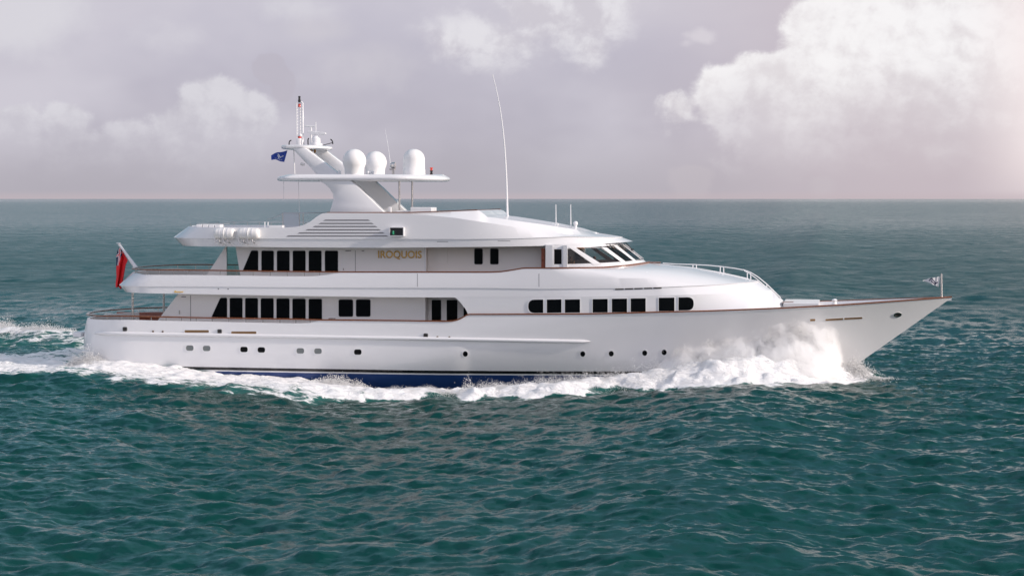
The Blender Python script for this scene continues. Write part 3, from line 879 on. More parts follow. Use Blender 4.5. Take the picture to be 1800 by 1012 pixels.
# ---- top deck: fascia, roof, visor and sun-deck coaming
XT0, XT1, XT2 = aty(321, 431.5, -1)[0], aty(309, 418, -1)[0] - .12, aty(337, 399, -1)[0] - .12
NX0, NX1 = float(aty(1112, 424, 0)[0]), float(aty(1062, 411, 0)[0])
def mk(xa, xf, b, la, lf, pf=2.2, qf=2.0): return plan(xa, xf, b, 8.0 - xa, xf - 20.3, 3.2, 2.0, pf, qf)
T0 = mk(XT0, NX0, 4.02, 2.8, 7.5); T1 = mk(XT1, NX1 + 1.0, 4.1, 2.8, 8.0); T2 = mk(XT2, NX1 + 0.1, 4.06, 2.8, 9.0, 2.0, 1.8); T3 = mk(XT2 + 0.05, NX1 - 0.3, 3.5, 2.6, 7.5)
z_t0 = zline([(320, 431.6), (395.5, 433.3), (500, 434.7), (670, 435.6), (820, 434.2), (886, 433.4), (960, 432), (1020, 430.6), (1053, 429.6)], T0)
def z_t0f(x): return np.where(np.asarray(x) > 27.4, np.interp(x, [27.4, NX0], [float(z_t0(27.4)), float(aty(1112, 424.2, 0)[2])]), z_t0(x))
z_t1 = zline([(311, 417.7), (560, 419), (820, 419.6), (900, 418.8), (966, 416.8), (1020, 414.2)], T1)
def z_t1f(x): return np.where(np.asarray(x) > 26.3, np.interp(x, [26.3, NX1 + 1.0], [float(z_t1(26.3)), float(aty(1085, 416.4, 0)[2])]), z_t1(x))
AFTTOP = [(338, 398.6), (500, 400), (520, 398.8), (532, 396.2), (545, 390), (557, 380.5), (566, 375.3), (575, 374.2)]
z_t2 = zline(AFTTOP + [(640, 374.5), (700, 375.5), (750, 378), (800, 383), (860, 392), (930, 403), (1000, 411.8), (1040, 412.5)], T2)
z_t3a = zline(AFTTOP + [(640, 374.2), (720, 374), (790, 371.7), (838, 369.6)], T3)
crown = zline([(846, 372.5), (852, 376), (891, 380), (966, 391), (1020, 400.6), (1058, 410.6)], 0.0)
XC = float(aty(842, 370, -3.45)[0])
def z_t3(x):
    x = np.asarray(x)
    return np.where(x < XC, z_t3a(x), np.maximum(crown(x) - 0.06, np.interp(x, [XC, XC + 0.45], [float(z_t3a(XC)), float(crown(XC + .45)) - .06]) * (x < XC + .45)))
T2y = lambda x, z=0: np.minimum(T2(x), np.where(np.asarray(x) < 21, 4.1 - (z_t2(x) - 7.45) * .05, 9))
t0, t1, t2, t3 = ring(T0, z_t0f), ring(T1, z_t1f), ring(T2, z_t2, T2y), ring(T3, z_t3)
t3[:, 1] = np.maximum(t3[:, 1], np.minimum(t2[:, 1] + .2, 0))
lipT = offset_in(t1, 0.035); lipT[:, 2] -= 0.03; t1b = t1.copy(); t1b[:, 2] -= 0.025
in3 = offset_in(t3, 0.10); SUN_Z = 7.95
lo3 = in3.copy(); lo3[:, 2] = np.where(in3[:, 0] < XC - 0.2, np.minimum(SUN_Z, in3[:, 2] - 0.03), in3[:, 2])
c3 = flat(lo3); c3[:, 2] = np.where(c3[:, 0] < XC - 0.2, lo3[:, 2], np.maximum(crown(c3[:, 0]), lo3[:, 2]))
mb = MB()
mb.grid([flat(t0), t0, lipT, t1b, t1, t2, t3, in3, lo3, c3], 0, mirror=True)
ROOF = mb.build('top_deck', WHITE, YACHT, smooth=30)
def hb_top(x, z):
    zs_ = [float(z_t0f(x)), float(z_t1f(x)), float(z_t2(x)), ]
    return float(np.interp(z, zs_, [float(T0(x)), float(T1(x)), float(T2(x))]))
TOP_SKIN = Skin(ROOF, hb_top)
for v, u0, u1 in ((387, 568, 651), (392.6, 560, 657), (398, 550, 663.5), (403.8, 537, 670), (409.4, 523, 676.5), (414.8, 503, 683)):
    top_ = [(u, v - .9) for u in np.linspace(u0 + 4, u1 - 4, 26)]; bot_ = [(u, v + .9) for u in np.linspace(u0, u1, 26)]
    A = [surf_pt(*p, TOP_SKIN) for p in top_]; B = [surf_pt(*p, TOP_SKIN) for p in bot_]; mb = MB()
    o_ = lambda r, k: [(p[0], p[1] + k, p[2]) for p in r]
    mb.grid([o_(A, .05), o_(A, -.012), o_(B, -.012), o_(B, .05)])
    mb.build('louvre', LOUVRE, ROOF, smooth=30)
# teak coaming rail on the sun deck
xr0, xr1 = float(aty(575, 374, -3.5)[0]), float(aty(839, 369.5, -3.45)[0])
for sg in (-1, 1):
    mb = MB(); mb.sweep([(x, sg * (float(T3(x)) - 0.04), float(z_t3(x)) + 0.02) for x in np.linspace(xr0, xr1, 60)], 0.13, 0.05)
    mb.build('coaming_rail', TEAK, YACHT, smooth=40)
# sidelight screen box
pa, pb = surf_pt(686.5, 399, TOP_SKIN), surf_pt(711.5, 415, TOP_SKIN)
y0 = min(pa[1], pb[1]) + 0.1; y1 = y0 - 0.36; w_ = 0.035
xa, xb, za, zb = pa[0], pb[0], pb[2], pa[2]
mb = MB()
mb.box((xa, y1, zb - w_), (xb, y0, zb)); mb.box((xa, y1, za), (xb, y0, za + w_))
mb.box((xa, y1, za + w_), (xa + w_, y0, zb - w_)); mb.box((xb - w_, y1, za + w_), (xb, y0, zb - w_))
SBOX = mb.build('sidelight_box', WHITE, YACHT, smooth=0)
mb = MB(); mb.box((xa + w_ + .001, y1 + 0.06, za + w_ + .001), (xb - w_ - .001, y1 + 0.10, zb - w_ - .001))
mb.build('sidelight_screen', RUBBER, SBOX, smooth=0)
mb = MB(); mb.lathe([(0, 0), (.055, .0), (.06, .05), (.06, .17), (.05, .2), (0, .2)], (xa + .2, y1 + .03, (za + zb) / 2 - .16), 14)
mb.build('green_lamp', GREENLAMP, SBOX)
for u0, u1, v0 in ((768, 787.5, 424.3), (875, 897, 423.2)):
    strip('hatch_seam', [(u0, v0), (u1, v0), (u1, v0 + .8), (u0, v0 + .8)], TOP_SKIN, ROOF, LOUVRE, off=0.003)

# after rail of the top deck, wind screen and white lockers
mb = MB()
T2i = lambda x: float(T2(x)) - 0.25
X = np.concatenate([XT2 + .25 + 2.6 * (1 - np.cos(np.linspace(0, math.pi / 2, 14))), np.linspace(XT2 + 2.85, 10.6, 30)[1:]])
zr = float(aty(420, 390.5, 3.2)[2])
mb.tube([(x, T2i(x), zr) for x in X], 0.025, 8)
for x in np.linspace(XT2 + .5, 10.5, 9): mb.tube([(x, T2i(x), 7.9), (x, T2i(x), zr)], 0.02, 6)
mb.build('deck_rail', STEEL, YACHT)
mb = MB(); mb.tube([(x, -T2i(x), zr) for x in X[:18]], 0.02, 8)
for x in X[4:18:5]: mb.tube([(x, -T2i(x), 7.9), (x, -T2i(x), zr)], 0.018, 6)
mb.build('deck_rail', STEEL, YACHT)
mb = MB()
xa, xb = float(aty(337, 397, -2.6)[0]), float(aty(391, 397, -2.6)[0])
for k in range(5):
    mb = MB(); a = xa + (xb - xa) * k / 5; b = xa + (xb - xa) * (k + 1) / 5 - 0.03
    mb.box((a, -2.9 + 0.3 * (k == 0), 7.9), (b, -2.2, float(aty(360, 394.5, -2.6)[2]) + (0.0 if k else -.06)))
    mb.build('deck_locker', WHITE, YACHT, smooth=0, bevel=0.03)
xs0, xs1 = float(aty(498, 385, 2.6)[0]), float(aty(526, 385, 2.6)[0]); zt_ = float(aty(510, 375, 2.6)[2])
mb = MB(); mb.box((xs0, 2.55, 7.9), (xs1, 2.62, zt_), 0)
def frosted():
    m = bpy.data.materials.new('frosted_screen'); m.use_nodes = True
    t = m.node_tree; t.nodes.clear(); q = NT(t)
    a = q.n('ShaderNodeBsdfTransparent'); b = q.n('ShaderNodeBsdfDiffuse'); b.inputs[0].default_value = (.72, .72, .76, 1)
    mx = q.n('ShaderNodeMixShader'); mx.inputs[0].default_value = .42
    q.put(mx.inputs[1], a.outputs[0]); q.put(mx.inputs[2], b.outputs[0])
    out = q.n('ShaderNodeOutputMaterial'); q.put(out.inputs[0], mx.outputs[0]); return m
WIND = mb.build('wind_screen', frosted(), YACHT, smooth=0)
mb = MB()
for x in (xs0 - .02, xs1 + .02, float(aty(533, 385, 2.6)[0])): mb.tube([(x, 2.58, 7.9), (x, 2.58, zt_ + .02)], 0.03, 8)
mb.tube([(xs0 - .02, 2.58, zt_ + .03), (float(aty(575, 375, 2.6)[0]), 2.58, zt_ + .03)], 0.03, 8)
pts = [aty(u, v, 2.6) for u, v in ((498, 375.5), (490, 379), (480, 383.5), (470, 385.5))]
mb.tube(pts, 0.02, 6)
mb.build('screen_frame', STEEL, WIND)
for u, v in ((465.5, 395), (471, 396)):
    x = float(aty(u, v, -3)[0]); mb = MB(); mb.tube([(x, -3.0, 7.9), (x, -3.0, float(aty(466, 390, -3)[2]))], 0.03, 8); mb.build('rail_post', WHITE, YACHT)
xa, xb = float(aty(474, 396, -3)[0]), float(aty(497, 396, -3)[0]); mb = MB(); mb.box((xa, -3.1, 7.9), (xb, -2.7, float(aty(480, 396, -3)[2])))
mb.build('deck_locker', WHITE, YACHT, smooth=30)

# ---- sun deck: arch, hardtop, domes, mast
LEG = [(580, 376), (585, 361), (588, 349), (586.5, 340), (581, 331), (573, 324), (561, 316.5), (560, 314), (612, 314), (620, 319), (632, 329.5), (648, 345), (664, 361), (680, 376)]
def leg_poly(y): return [P_(u, v, y) for u, v in LEG]
YL = 2.72
lp = leg_poly(-YL)
UP = [P_(u, v, -2.0) for u, v in ((563, 312), (512, 258), (536, 258), (606, 312))]
for sg in (-1, 1):
    mb = MB(); mb.prism(lp, sg * (YL + .22), sg * (YL - .38))
    ARCH = mb.build('radar_arch_leg', WHITE, YACHT, smooth=40, bevel=0.11)
for sg in (-1, 1):
    mb = MB(); mb.prism(UP, sg * 2.22, sg * 1.72)
    mb.build('arch_arm', WHITE, YACHT, smooth=40, bevel=0.10)
HTp = plan(float(aty(497, 315, 0)[0]), float(aty(788.5, 312, 0)[0]), 3.05, 1.3, 2.6, 2.3, 2.0, 2.3, 2.0)
z_ht = zline([(500, 312.5), (650, 312.6), (788, 312.8)], 3.05)
def hring(p, dz): return ring(p, lambda x: z_ht(x) + dz)
HTm = plan(HTp.xa + .02, HTp.xf - .04, 3.02, 1.3, 2.6, 2.3, 2.0, 2.3, 2.0)
HTi = plan(HTp.xa + .55, HTp.xf - .30, 2.86, 1.3, 2.5, 2.3, 2.0, 2.3, 2.0)
HTb = plan(HTp.xa + .12, HTp.xf - .18, 2.9, 1.3, 2.5, 2.3, 2.0, 2.3, 2.0)
tp = hring(HTi, .19); c_ = flat(tp); c_[:, 2] += 0.03
bt = hring(HTb, -.165)
mb = MB(); mb.grid([flat(bt), bt, hring(HTm, -.12), hring(HTp, -.04), hring(HTm, .05), tp, c_], 0, mirror=True)
HARD = mb.build('hardtop', WHITE, YACHT, smooth=50)
ZHT = float(z_ht(14.0)) + .18
for u, y in ((702, -1.55), (702.5, 1.55)):
    x = float(aty(702, 340, -1.55)[0]); mb = MB(); mb.tube([(x, y, 8.0), (x, y, ZHT - .3)], 0.055, 12)
    mb.build('support_post', STEEL, YACHT)
for u0, u1, vt, ya, yb, nm in ((724, 761.5, 364.3, -1.9, -.6, 'bar_counter'), (683, 689, 363.8, -1.7, -1.5, 'deck_stool'), (697, 723, 370, -1.7, -1.0, 'deck_locker')):
    xa, xb = float(aty(u0, 368, -1.5)[0]), float(aty(u1, 368, -1.5)[0]); mb = MB(); mb.box((xa, ya, 7.95), (xb, yb, float(aty((u0 + u1) / 2, vt, -1.5)[2])))
    mb.build(nm, WHITE, YACHT, smooth=0, bevel=0.04)

def dome_prof(r, h, neck):
    pr = [(neck, -0.05), (neck, 0.05)]
    for k in range(15):
        a = -0.55 + (math.pi / 2 + 0.55) * k / 14
        pr.append((r * math.cos(a) if k < 14 else 0.0, h - r * 1.02 + r * 1.02 * math.sin(a)))
    return pr
xd = float(aty(622.5, 285, -2.4)[0])
zt1 = float(aty(622, 262, -2.4)[2])
for y in (-2.35, 2.35):
    mb = MB(); mb.lathe(dome_prof(0.645, zt1 - ZHT + .02, 0.52), (xd, y, ZHT - .02), 40)
    mb.build('radar_dome', DOME, YACHT, smooth=50)
x3 = float(aty(727.6, 285, -0.9)[0]); zt3 = float(aty(727, 262, -.9)[2]); h3 = zt3 - ZHT + .05
mb = MB(); R3 = 0.605
pr = [(R3 + .02, 0), (R3 + .02, .34), (R3 + .005, .36), (R3, .37), (R3, h3 - R3 * .95)] + [(R3 * math.cos(a) if k < 9 else 0, h3 - R3 * .95 + R3 * .95 * math.sin(a)) for k, a in ((k, math.pi / 2 * k / 9) for k in range(1, 10))]
mb.lathe(pr, (x3, -.9, ZHT - .05), 40)
mb.build('satellite_dome', DOME, YACHT, smooth=50)

ZP = float(aty(540, 259, -1.0)[2])
MPp = plan(float(aty(503.5, 259, 0)[0]), float(aty(578.5, 260, 0)[0]), 2.25, 0.7, 1.1, 2.4, 2, 2.4, 2)
MPi = plan(MPp.xa + .08, MPp.xf - .08, 2.18, 0.7, 1.1, 2.4, 2, 2.4, 2)
rgs = [ring(MPi, ZP - .10), ring(MPp, ZP - .05), ring(MPp, ZP + .05), ring(MPi, ZP + .10)]
mb = MB(); mb.grid([flat(rgs[0])] + rgs + [flat(rgs[-1])], 0, mirror=True)
PLAT = mb.build('mast_platform', WHITE, YACHT, smooth=50)
def at0(u, v, y=0.0): return Vector(aty(u, v, y))
# lattice mast
mb = MB()
zb_ = ZP + .08
pz = lambda v: float(aty(527, v, 0)[2])
xl, xm, xr = (float(aty(u, 215, 0)[0]) for u in (522.6, 526.6, 532.2))
mb.tube([(xl, -.12, zb_), (xl, -.12, pz(181))], 0.03, 8)
mb.tube([(xr, .0, zb_), (xr, 0, pz(181)), ((xl + xr) / 2 + .08, 0, pz(179))], 0.045, 8)
mb.tube([(xm, .14, zb_), (xm, .14, pz(189))], 0.03, 8)
for v in np.linspace(193, 240, 10):
    mb.tube([(xl, -.12, pz(v)), (xm, .14, pz(v)), (xr, 0, pz(v))], 0.016, 6)
MAST = mb.build('mast', STEEL if False else WHITE, YACHT, smooth=50)
mb = MB(); xk = float(aty(526.3, 175, 0)[0])
mb.lathe([(0, 0), (.07, 0), (.07, .10), (.09, .11), (.09, .14), (.06, .15), (.06, .30), (.08, .31), (.05, .36), (0, .37)], (xk, 0, pz(180.5)), 14)
mb.build('masthead_light', RUBBER, MAST)
mb = MB(); mb.lathe([(0, 0), (.08, 0), (.085, .04), (.075, .06), (.075, .16), (.09, .18), (0, .2)], (xk, 0, pz(188.5)), 14)
mb.build('red_light', REDLAMP, MAST)
mb = MB(); xa, xb = float(aty(523.5, 250, 0)[0]), float(aty(533.5, 250, 0)[0])
mb.box((xa, -.3, zb_), (xb - .1, .3, pz(243.5))); mb.box((xb - .08, -.2, zb_), (xb, .25, pz(246)))
mb.lathe([(0, 0), (.09, .02), (.11, .1), (.07, .18), (0, .2)], ((xa + xb) / 2, -.05, pz(241)), 14)
mb.build('mast_base', WHITE, MAST, smooth=30, bevel=0.02)
mb = MB(); mb.lathe([(0, 0), (.1, 0), (.1, .1), (0, .1)], ((xa + xb) / 2 - .04, -.05, pz(243.3)), 12)
mb.build('red_light', REDLAMP, MAST)
# radar scanner
mb = MB(); xrd = float(aty(555.5, 250, 0)[0])
mb.lathe([(.36, 0), (.36, .15), (.26, .18), (.24, .45), (.17, .5), (.12, .58), (0, .58)], (xrd, 0, zb_), 24)
RADAR = mb.build('radar', WHITE, YACHT, smooth=40, bevel=0.0)
a, b = at0(541.5, 231.6), at0(573, 234.2)
mb = MB(); mb.prism([(a.x, a.z + .05), (a.x, a.z - .06), ((a.x + b.x) / 2 - .3, a.z - .17), ((a.x + b.x) / 2 + .2, a.z - .2), (b.x, b.z - .07), (b.x, b.z + .03)], -.09, .09)
mb.build('scanner_bar', WHITE, RADAR, smooth=0, bevel=0.025)
# T aerial and small aerials, black hoops
mb = MB(); x0 = at0(543.8, 240).x
mb.tube([(x0, .35, zb_), (x0, .35, pz(222.5))], 0.05, 8); a, b = at0(535, 221.6, .35), at0(555, 222.4, .35)
mb.tube([a, b], 0.045, 8); mb.tube([at0(555, 224, .35), at0(555, 214.5, .35)], 0.025, 6); mb.tube([at0(555, 234, .35), at0(555, 224, .35)], 0.03, 6)
mb.build('crossbar_aerial', WHITE, YACHT)
for pts in ([(508.3, 256.5), (508.2, 251), (509.3, 248), (512, 246.8)], [(541.6, 256), (541.3, 246), (542.6, 243)], [(585, 253.5), (584.6, 249), (582.6, 246.2), (581, 245)]):
    mb = MB(); mb.tube([at0(u, v, -.6) for u, v in pts], 0.035, 8)
    if pts[0][0] > 580: mb.tube([at0(568, 255.5, -.6), at0(584.6, 251, -.6)], 0.02, 6)
    mb.build('wire_hoop', RUBBER, PLAT)
for u in (545, 550, 556):
    mb = MB(); mb.lathe([(0, 0), (.06, 0), (.08, -.1), (.05, -.2), (0, -.22)], (at0(u, 264).x, -.3, ZP - .1), 10)
    mb.build('deck_lamp', BRASS, PLAT)
mb = MB(); mb.tube([at0(528.5, 288.2, -2.2), at0(535.0, 289.8, -2.2)], 0.07, 8)
mb.build('flood_lamp', STEEL, ARCH)

def whip(name, pts, r0, r1, parent=YACHT, y=0.0, m=WHITE):
    P = [at0(u, v, y) for u, v in pts]; mb = MB(); n = len(P)
    mb.tube(P, [r0 + (r1 - r0) * k / (n - 1) for k in range(n)], 8); return mb.build(name, m, parent)
def curve_px(c, n=24):
    c = np.array(c, float); t = np.linspace(0, 1, n); s = np.linspace(0, 1, len(c))
    # smooth sampling (quadratic fit in v)
    co = np.polyfit(c[:, 1], c[:, 0], 3); v = np.linspace(c[0, 1], c[-1, 1], n); return [(float(np.polyval(co, i)), float(i)) for i in v]
whip('whip_aerial', curve_px([(892, 381), (891.5, 345), (890, 310), (887, 265), (883, 220), (877, 180), (871, 150), (865.5, 131)]), 0.06, 0.018)
whip('whip_aerial', [(687, 296), (684, 270), (680, 245), (676.5, 226)], 0.022, 0.008, y=1.0)
for u in (977.3, 1003.3): whip('rod_aerial', [(u, 398 + (u - 977) * .09), (u, 394), (u, 393), (u - .2, 359.5)], 0.045, 0.02)
for u, v, r in ((971.5, 399, .07), (980, 399, .06), (1003, 402, .07)):
    p = at0(u, v, -.3); mb = MB(); mb.lathe([(r * 1.5, -.1), (r, .02), (r, .18), (0, .24)], p, 12)
    mb.build('aerial_base', WHITE, YACHT)
p = at0(1011.8, 400, -.3); mb = MB(); mb.lathe([(.12, -.06), (.08, .02), (.07, .12), (.12, .16), (.13, .27), (.08, .34), (0, .36)], p, 16)
mb.build('gps_aerial', WHITE, YACHT, smooth=40)
# searchlight and horn light on the hardtop
p = at0(691, 291, -.4); mb = MB()
mb.lathe([(0, -.16), (.12, -.14), (.17, -.04), (.18, .12), (0, .13)], p, 20, axis='x')
mb.tube([(p.x, p.y, ZHT - .05), (p.x, p.y, p.z - .16)], 0.07, 10); mb.box((p.x - .16, p.y - .2, p.z - .26), (p.x + .1, p.y + .2, p.z - .17))
mb.build('searchlight', STEEL, HARD, smooth=40)
p = at0(758.3, 309, -.6); mb = MB(); mb.lathe([(.08, 0), (.08, .14), (.06, .16), (.06, .22), (.09, .23), (.09, .28), (0, .3)], p, 14, mi=0)
mb.lathe([(.065, .30), (.065, .40), (.09, .41), (.09, .45), (0, .46)], p, 14, mi=1)
mb.build('steaming_light', [RUBBER, REDLAMP], HARD, smooth=40)
for u, y in ((596.5, -2.3), (647, -1.0), (650.5, -.9), (655, -.7)):
    p = at0(u, 304, y); mb = MB(); mb.lathe([(.05, -.05), (.05, .1), (.085, .14), (.085, .22), (0, .27)], (p.x, p.y, ZHT - .03), 12)
    mb.build('small_aerial', WHITE, HARD, smooth=40)
for u0, v0, u1, v1 in ((516.5, 263, 518, 306), (498.5, 318, 499, 352), (524.5, 318, 526.2, 372)):
    mb = MB(); mb.tube([at0(u0, v0, -.4), at0(u1, v1, -.4)], 0.012 if u0 != 516.5 else 0.03, 5)
    mb.build('halyard', WHITE, YACHT)

# ---- foredeck: rail over the Portuguese bridge, locker, windlass, staff
def rail_line(top, y, r, n=None):
    return [at0(u, v, y) for u, v in top]
mb = MB()
TOPR = [(1165, 462.5), (1190, 464.2), (1218, 464.8), (1245, 466.3), (1266, 468.2), (1290, 471.3), (1308, 474.5), (1320, 479), (1333, 487), (1347, 498.5), (1360, 511), (1372.5, 523.5)]
mb.tube(rail_line(TOPR, 0.9, .03), 0.028, 8)
T2R = [(1308, 475.5), (1318, 481), (1330, 490), (1343, 501), (1357, 513.5), (1368, 524)]
mb.tube(rail_line(T2R, -0.2, .03), 0.025, 8)
BASE = [(1218, 470.5), (1224, 471.3), (1266, 479.5), (1272, 480.8), (1313.5, 490.5), (1319.5, 492), (1348, 506.5)]
for u, v in BASE:
    vt = float(np.interp(u, [p[0] for p in TOPR], [p[1] for p in TOPR]))
    mb.tube([at0(u, v + 2, .9), at0(u, vt, .9)], 0.03, 8)
mb.tube([at0(u, v, .9) for u, v in ((1180, 467.4), (1218, 471), (1266, 479.5), (1313.5, 490), (1340, 503), (1376, 529))], 0.05, 8)
mb.build('foredeck_rail', WHITE, YACHT)
mb = MB()
xa, xb = float(aty(1379, 533, 1.2)[0]), float(aty(1441, 533, 1.2)[0]); zt = float(aty(1410, 527.6, 1.2)[2])
mb.box((xa, -1.2, 3.0), (xb, 2.2, zt))
mb.build('deck_locker', WHITE, YACHT, smooth=0, bevel=0.05)
mb = MB(); xa, xb = float(aty(1376, 531, -.6)[0]), float(aty(1395, 531, -.6)[0]); zz = float(aty(1385, 530.5, -.6)[2])
mb.box((xa, -1.1, zz - .06), (xb, -.2, zz + .02)); mb.box((xa + .05, -1.0, 3.2), (xb - .05, -.3, zz - .06))
mb.build('deck_step', TEAK, YACHT, smooth=0, bevel=0.02)
p = at0(1467, 530, 0.2); mb = MB()
mb.lathe([(.22, -.9), (.2, -.2), (.12, -.1), (.1, .02), (.16, .06), (.1, .14), (0, .17)], p, 16)
mb.build('windlass', WHITE, YACHT, smooth=40)
mb = MB(); mb.tube([at0(1655.2, 522, 0), at0(1654.6, 480.5, 0)], [0.06, 0.045], 10); mb.build('jack_staff', STEEL, YACHT)
mb = MB(); mb.tube([at0(241, 473, 0), at0(208.5, 428.5, 0)], [0.12, 0.07], 12)
mb.lathe([(0, 0), (.12, .02), (.12, .06), (0, .08)], at0(208.3, 428.5, 0), 12)
mb.build('ensign_staff', WHITE, YACHT, smooth=50)
for u, y in ((233, -3.0), (288, 3.0)):
    x = float(aty(u, 540, y)[0]); mb = MB(); mb.tube([(x, y, 2.05), (x, y, float(z_r1(x)) + .02)], 0.065, 12); mb.build('deck_post', STEEL, YACHT)

# ------------------------------------------------------------------ things carried: rafts, flags, people
RG = 'life raft canisters on the top deck side'
def life_raft(u0, u1, label):
    p0 = aty(u0, 410.6, -4.25); p1 = aty(u1, 410.6, -4.25)
    r = 0.29; L = p1[0] - p0[0]
    root = thing('life_raft', label, 'life raft', (p0[0], -4.25, p0[2] - r - .15), RG)
    mb = MB()
    mb.lathe([(0, 0), (r * .75, .0), (r * .95, .05), (r, .14), (r, L * .5 - .03), (r + .025, L * .5 - .02), (r + .025, L * .5 + .02), (r, L * .5 + .03), (r, L - .14), (r * .95, L - .05), (r * .75, L), (0, L)], (0, 0, r + .15), 28, axis='x')
    mb.build('canister', CANVAS, root, smooth=40)
    for k in (.3, .42, .7):
        mb = MB(); mb.lathe([(r + .004, -.03), (r + .016, -.03), (r + .016, .03), (r + .004, .03)], (L * k, 0, r + .15), 28, axis='x'); mb.build('strap', WCLOTH, root, smooth=40)
    for k in (.28, .72):
        mb = MB(); x = L * k
        mb.tube([(x - .3, -.12, .18), (x - .25, -.16, -.02), (x - .05, -.12, -.12), (x + .22, .02, -.16)], 0.03, 8)
        mb.tube([(x - .02, -.2, .12), (x, -.22, .0), (x + .02, .14, -.08)], 0.035, 8)
        mb.build('cradle_leg', STEEL, root)
    return root
life_raft(378, 412, 'white life raft canister in a steel cradle, the after one, towards the stern')
life_raft(420, 455.5, 'white life raft canister in a steel cradle, the forward one, nearer the louvres')

def cloth(name, corners_fn, nu, nv, colour_fn, mats, label, cat, origin):
    me = bpy.data.meshes.new(name); V = []; Fc = []; MI = []
    for j in range(nv + 1):
        for i in range(nu + 1):
            p = corners_fn(i / nu, j / nv); V.append((p[0] - origin[0], p[1] - origin[1], p[2] - origin[2]))
    for j in range(nv):
        for i in range(nu):
            a = j * (nu + 1) + i; Fc.append((a, a + 1, a + nu + 2, a + nu + 1)); MI.append(colour_fn((i + .5) / nu, (j + .5) / nv))
    me.from_pydata(V, [], Fc)
    for m in mats: me.materials.append(m)
    me.polygons.foreach_set('material_index', MI); me.shade_smooth()
    o = bpy.data.objects.new(name, me); COL.objects.link(o); o.location = origin
    md = o.modifiers.new('thickness', 'SOLIDIFY'); md.thickness = 0.008
    return tag(o, label, cat)
def seg_d(p, a, b):
    p, a, b = np.array(p), np.array(a), np.array(b); t = np.clip(np.dot(p - a, b - a) / np.dot(b - a, b - a), 0, 1); return np.linalg.norm(p - a - t * (b - a))
# red ensign hanging in folds from the raked staff: s runs down the hang, t across the gathered cloth
EN_L = [(209.5, 433), (206.4, 441), (204.4, 450), (204.6, 462), (204.4, 475), (204.8, 486), (203.6, 497), (203.2, 503.5)]
EN_R = [(212.5, 436), (218, 446), (224.5, 457.5), (221, 465), (218.6, 478), (216.6, 490), (214.4, 499), (213.6, 507)]
def en_pt(s, t):
    k = t * (len(EN_L) - 1); i = min(int(k), len(EN_L) - 2); f = k - i
    l = np.array(EN_L[i]) * (1 - f) + np.array(EN_L[i + 1]) * f; r = np.array(EN_R[i]) * (1 - f) + np.array(EN_R[i + 1]) * f
    uv = l * (1 - s) + r * s
    y = 0.0 + 0.13 * math.sin(s * 11 + t * 3.0) * min(1, .25 + t * 1.4) + 0.05 * math.sin(s * 23 + t * 5)
    p = aty(uv[0], uv[1] + 1.2 * math.sin(s * 9) * t, y); return p
def jack(s, t):
    k = t * (len(EN_L) - 1); i = min(int(k), len(EN_L) - 2); f = k - i
    l = np.array(EN_L[i]) * (1 - f) + np.array(EN_L[i + 1]) * f; r = np.array(EN_R[i]) * (1 - f) + np.array(EN_R[i + 1]) * f
    p = l * (1 - s) + r * s
    # the canton shows as the upper inner half of the gathered cloth
    edge = np.interp(p[1], [433, 440, 447, 453, 458, 466, 467], [214, 215.5, 215.0, 212.0, 210.6, 208.6, 200])
    if p[0] > edge: return 0
    d = min(seg_d(p, (204, 450.5), (217, 441.5)), seg_d(p, (210.6, 437), (208.6, 468)))
    if d < .75: return 0
    if d < 1.75: return 1
    return 2
og = aty(209, 433, 0)
cloth('ensign', en_pt, 40, 90, jack, [RED, WCLOTH, NAVY], 'red ensign hanging in folds from the white raked staff at the stern', 'flag', og)
# blue house flag streaming aft under the mast platform
EMB = [((.34, .70), (.47, .84)), ((.47, .84), (.60, .52)), ((.34, .70), (.50, .38)), ((.50, .38), (.60, .30)), ((.60, .30), (.80, .52))]
def emblem(s, t): return any(seg_d((s, t), a, b) < .035 for a, b in EMB[1:2] + EMB[3:])
BF = [(505.2, 264.5), (499.6, 285), (477, 279.8), (476.6, 271.5)]     # hoist top, hoist foot, fly foot, fly top
def bf_pt(s, t):
    A, B, C_, D_ = (np.array(p) for p in BF)
    uv = (A * (1 - s) + D_ * s) * (1 - t) + (B * (1 - s) + C_ * s) * t
    uv = uv + np.array([0, 1.6 * math.sin(s * 7.5) * (s)])
    return aty(uv[0], uv[1], -.5 + .10 * math.sin(s * 9 + t * 2) * (0.3 + s))
def bf_col(s, t):
    s_ = 1 - s
    if seg_d((s_, t), (.45, .24), (.62, .60)) < .035 or seg_d((s_, t), (.62, .60), (.80, .44)) < .035 or seg_d((s_, t), (.44, .42), (.56, .74)) < .03: return 1
    if .80 < t < .86 and .2 < s_ < .78 and int(s_ * 40) % 3 != 0: return 1
    return 0
cloth('house_flag', bf_pt, 60, 40, bf_col, [BLUE, WCLOTH], 'blue flag with a white emblem flying under the mast platform', 'flag', aty(505, 264, -.5))
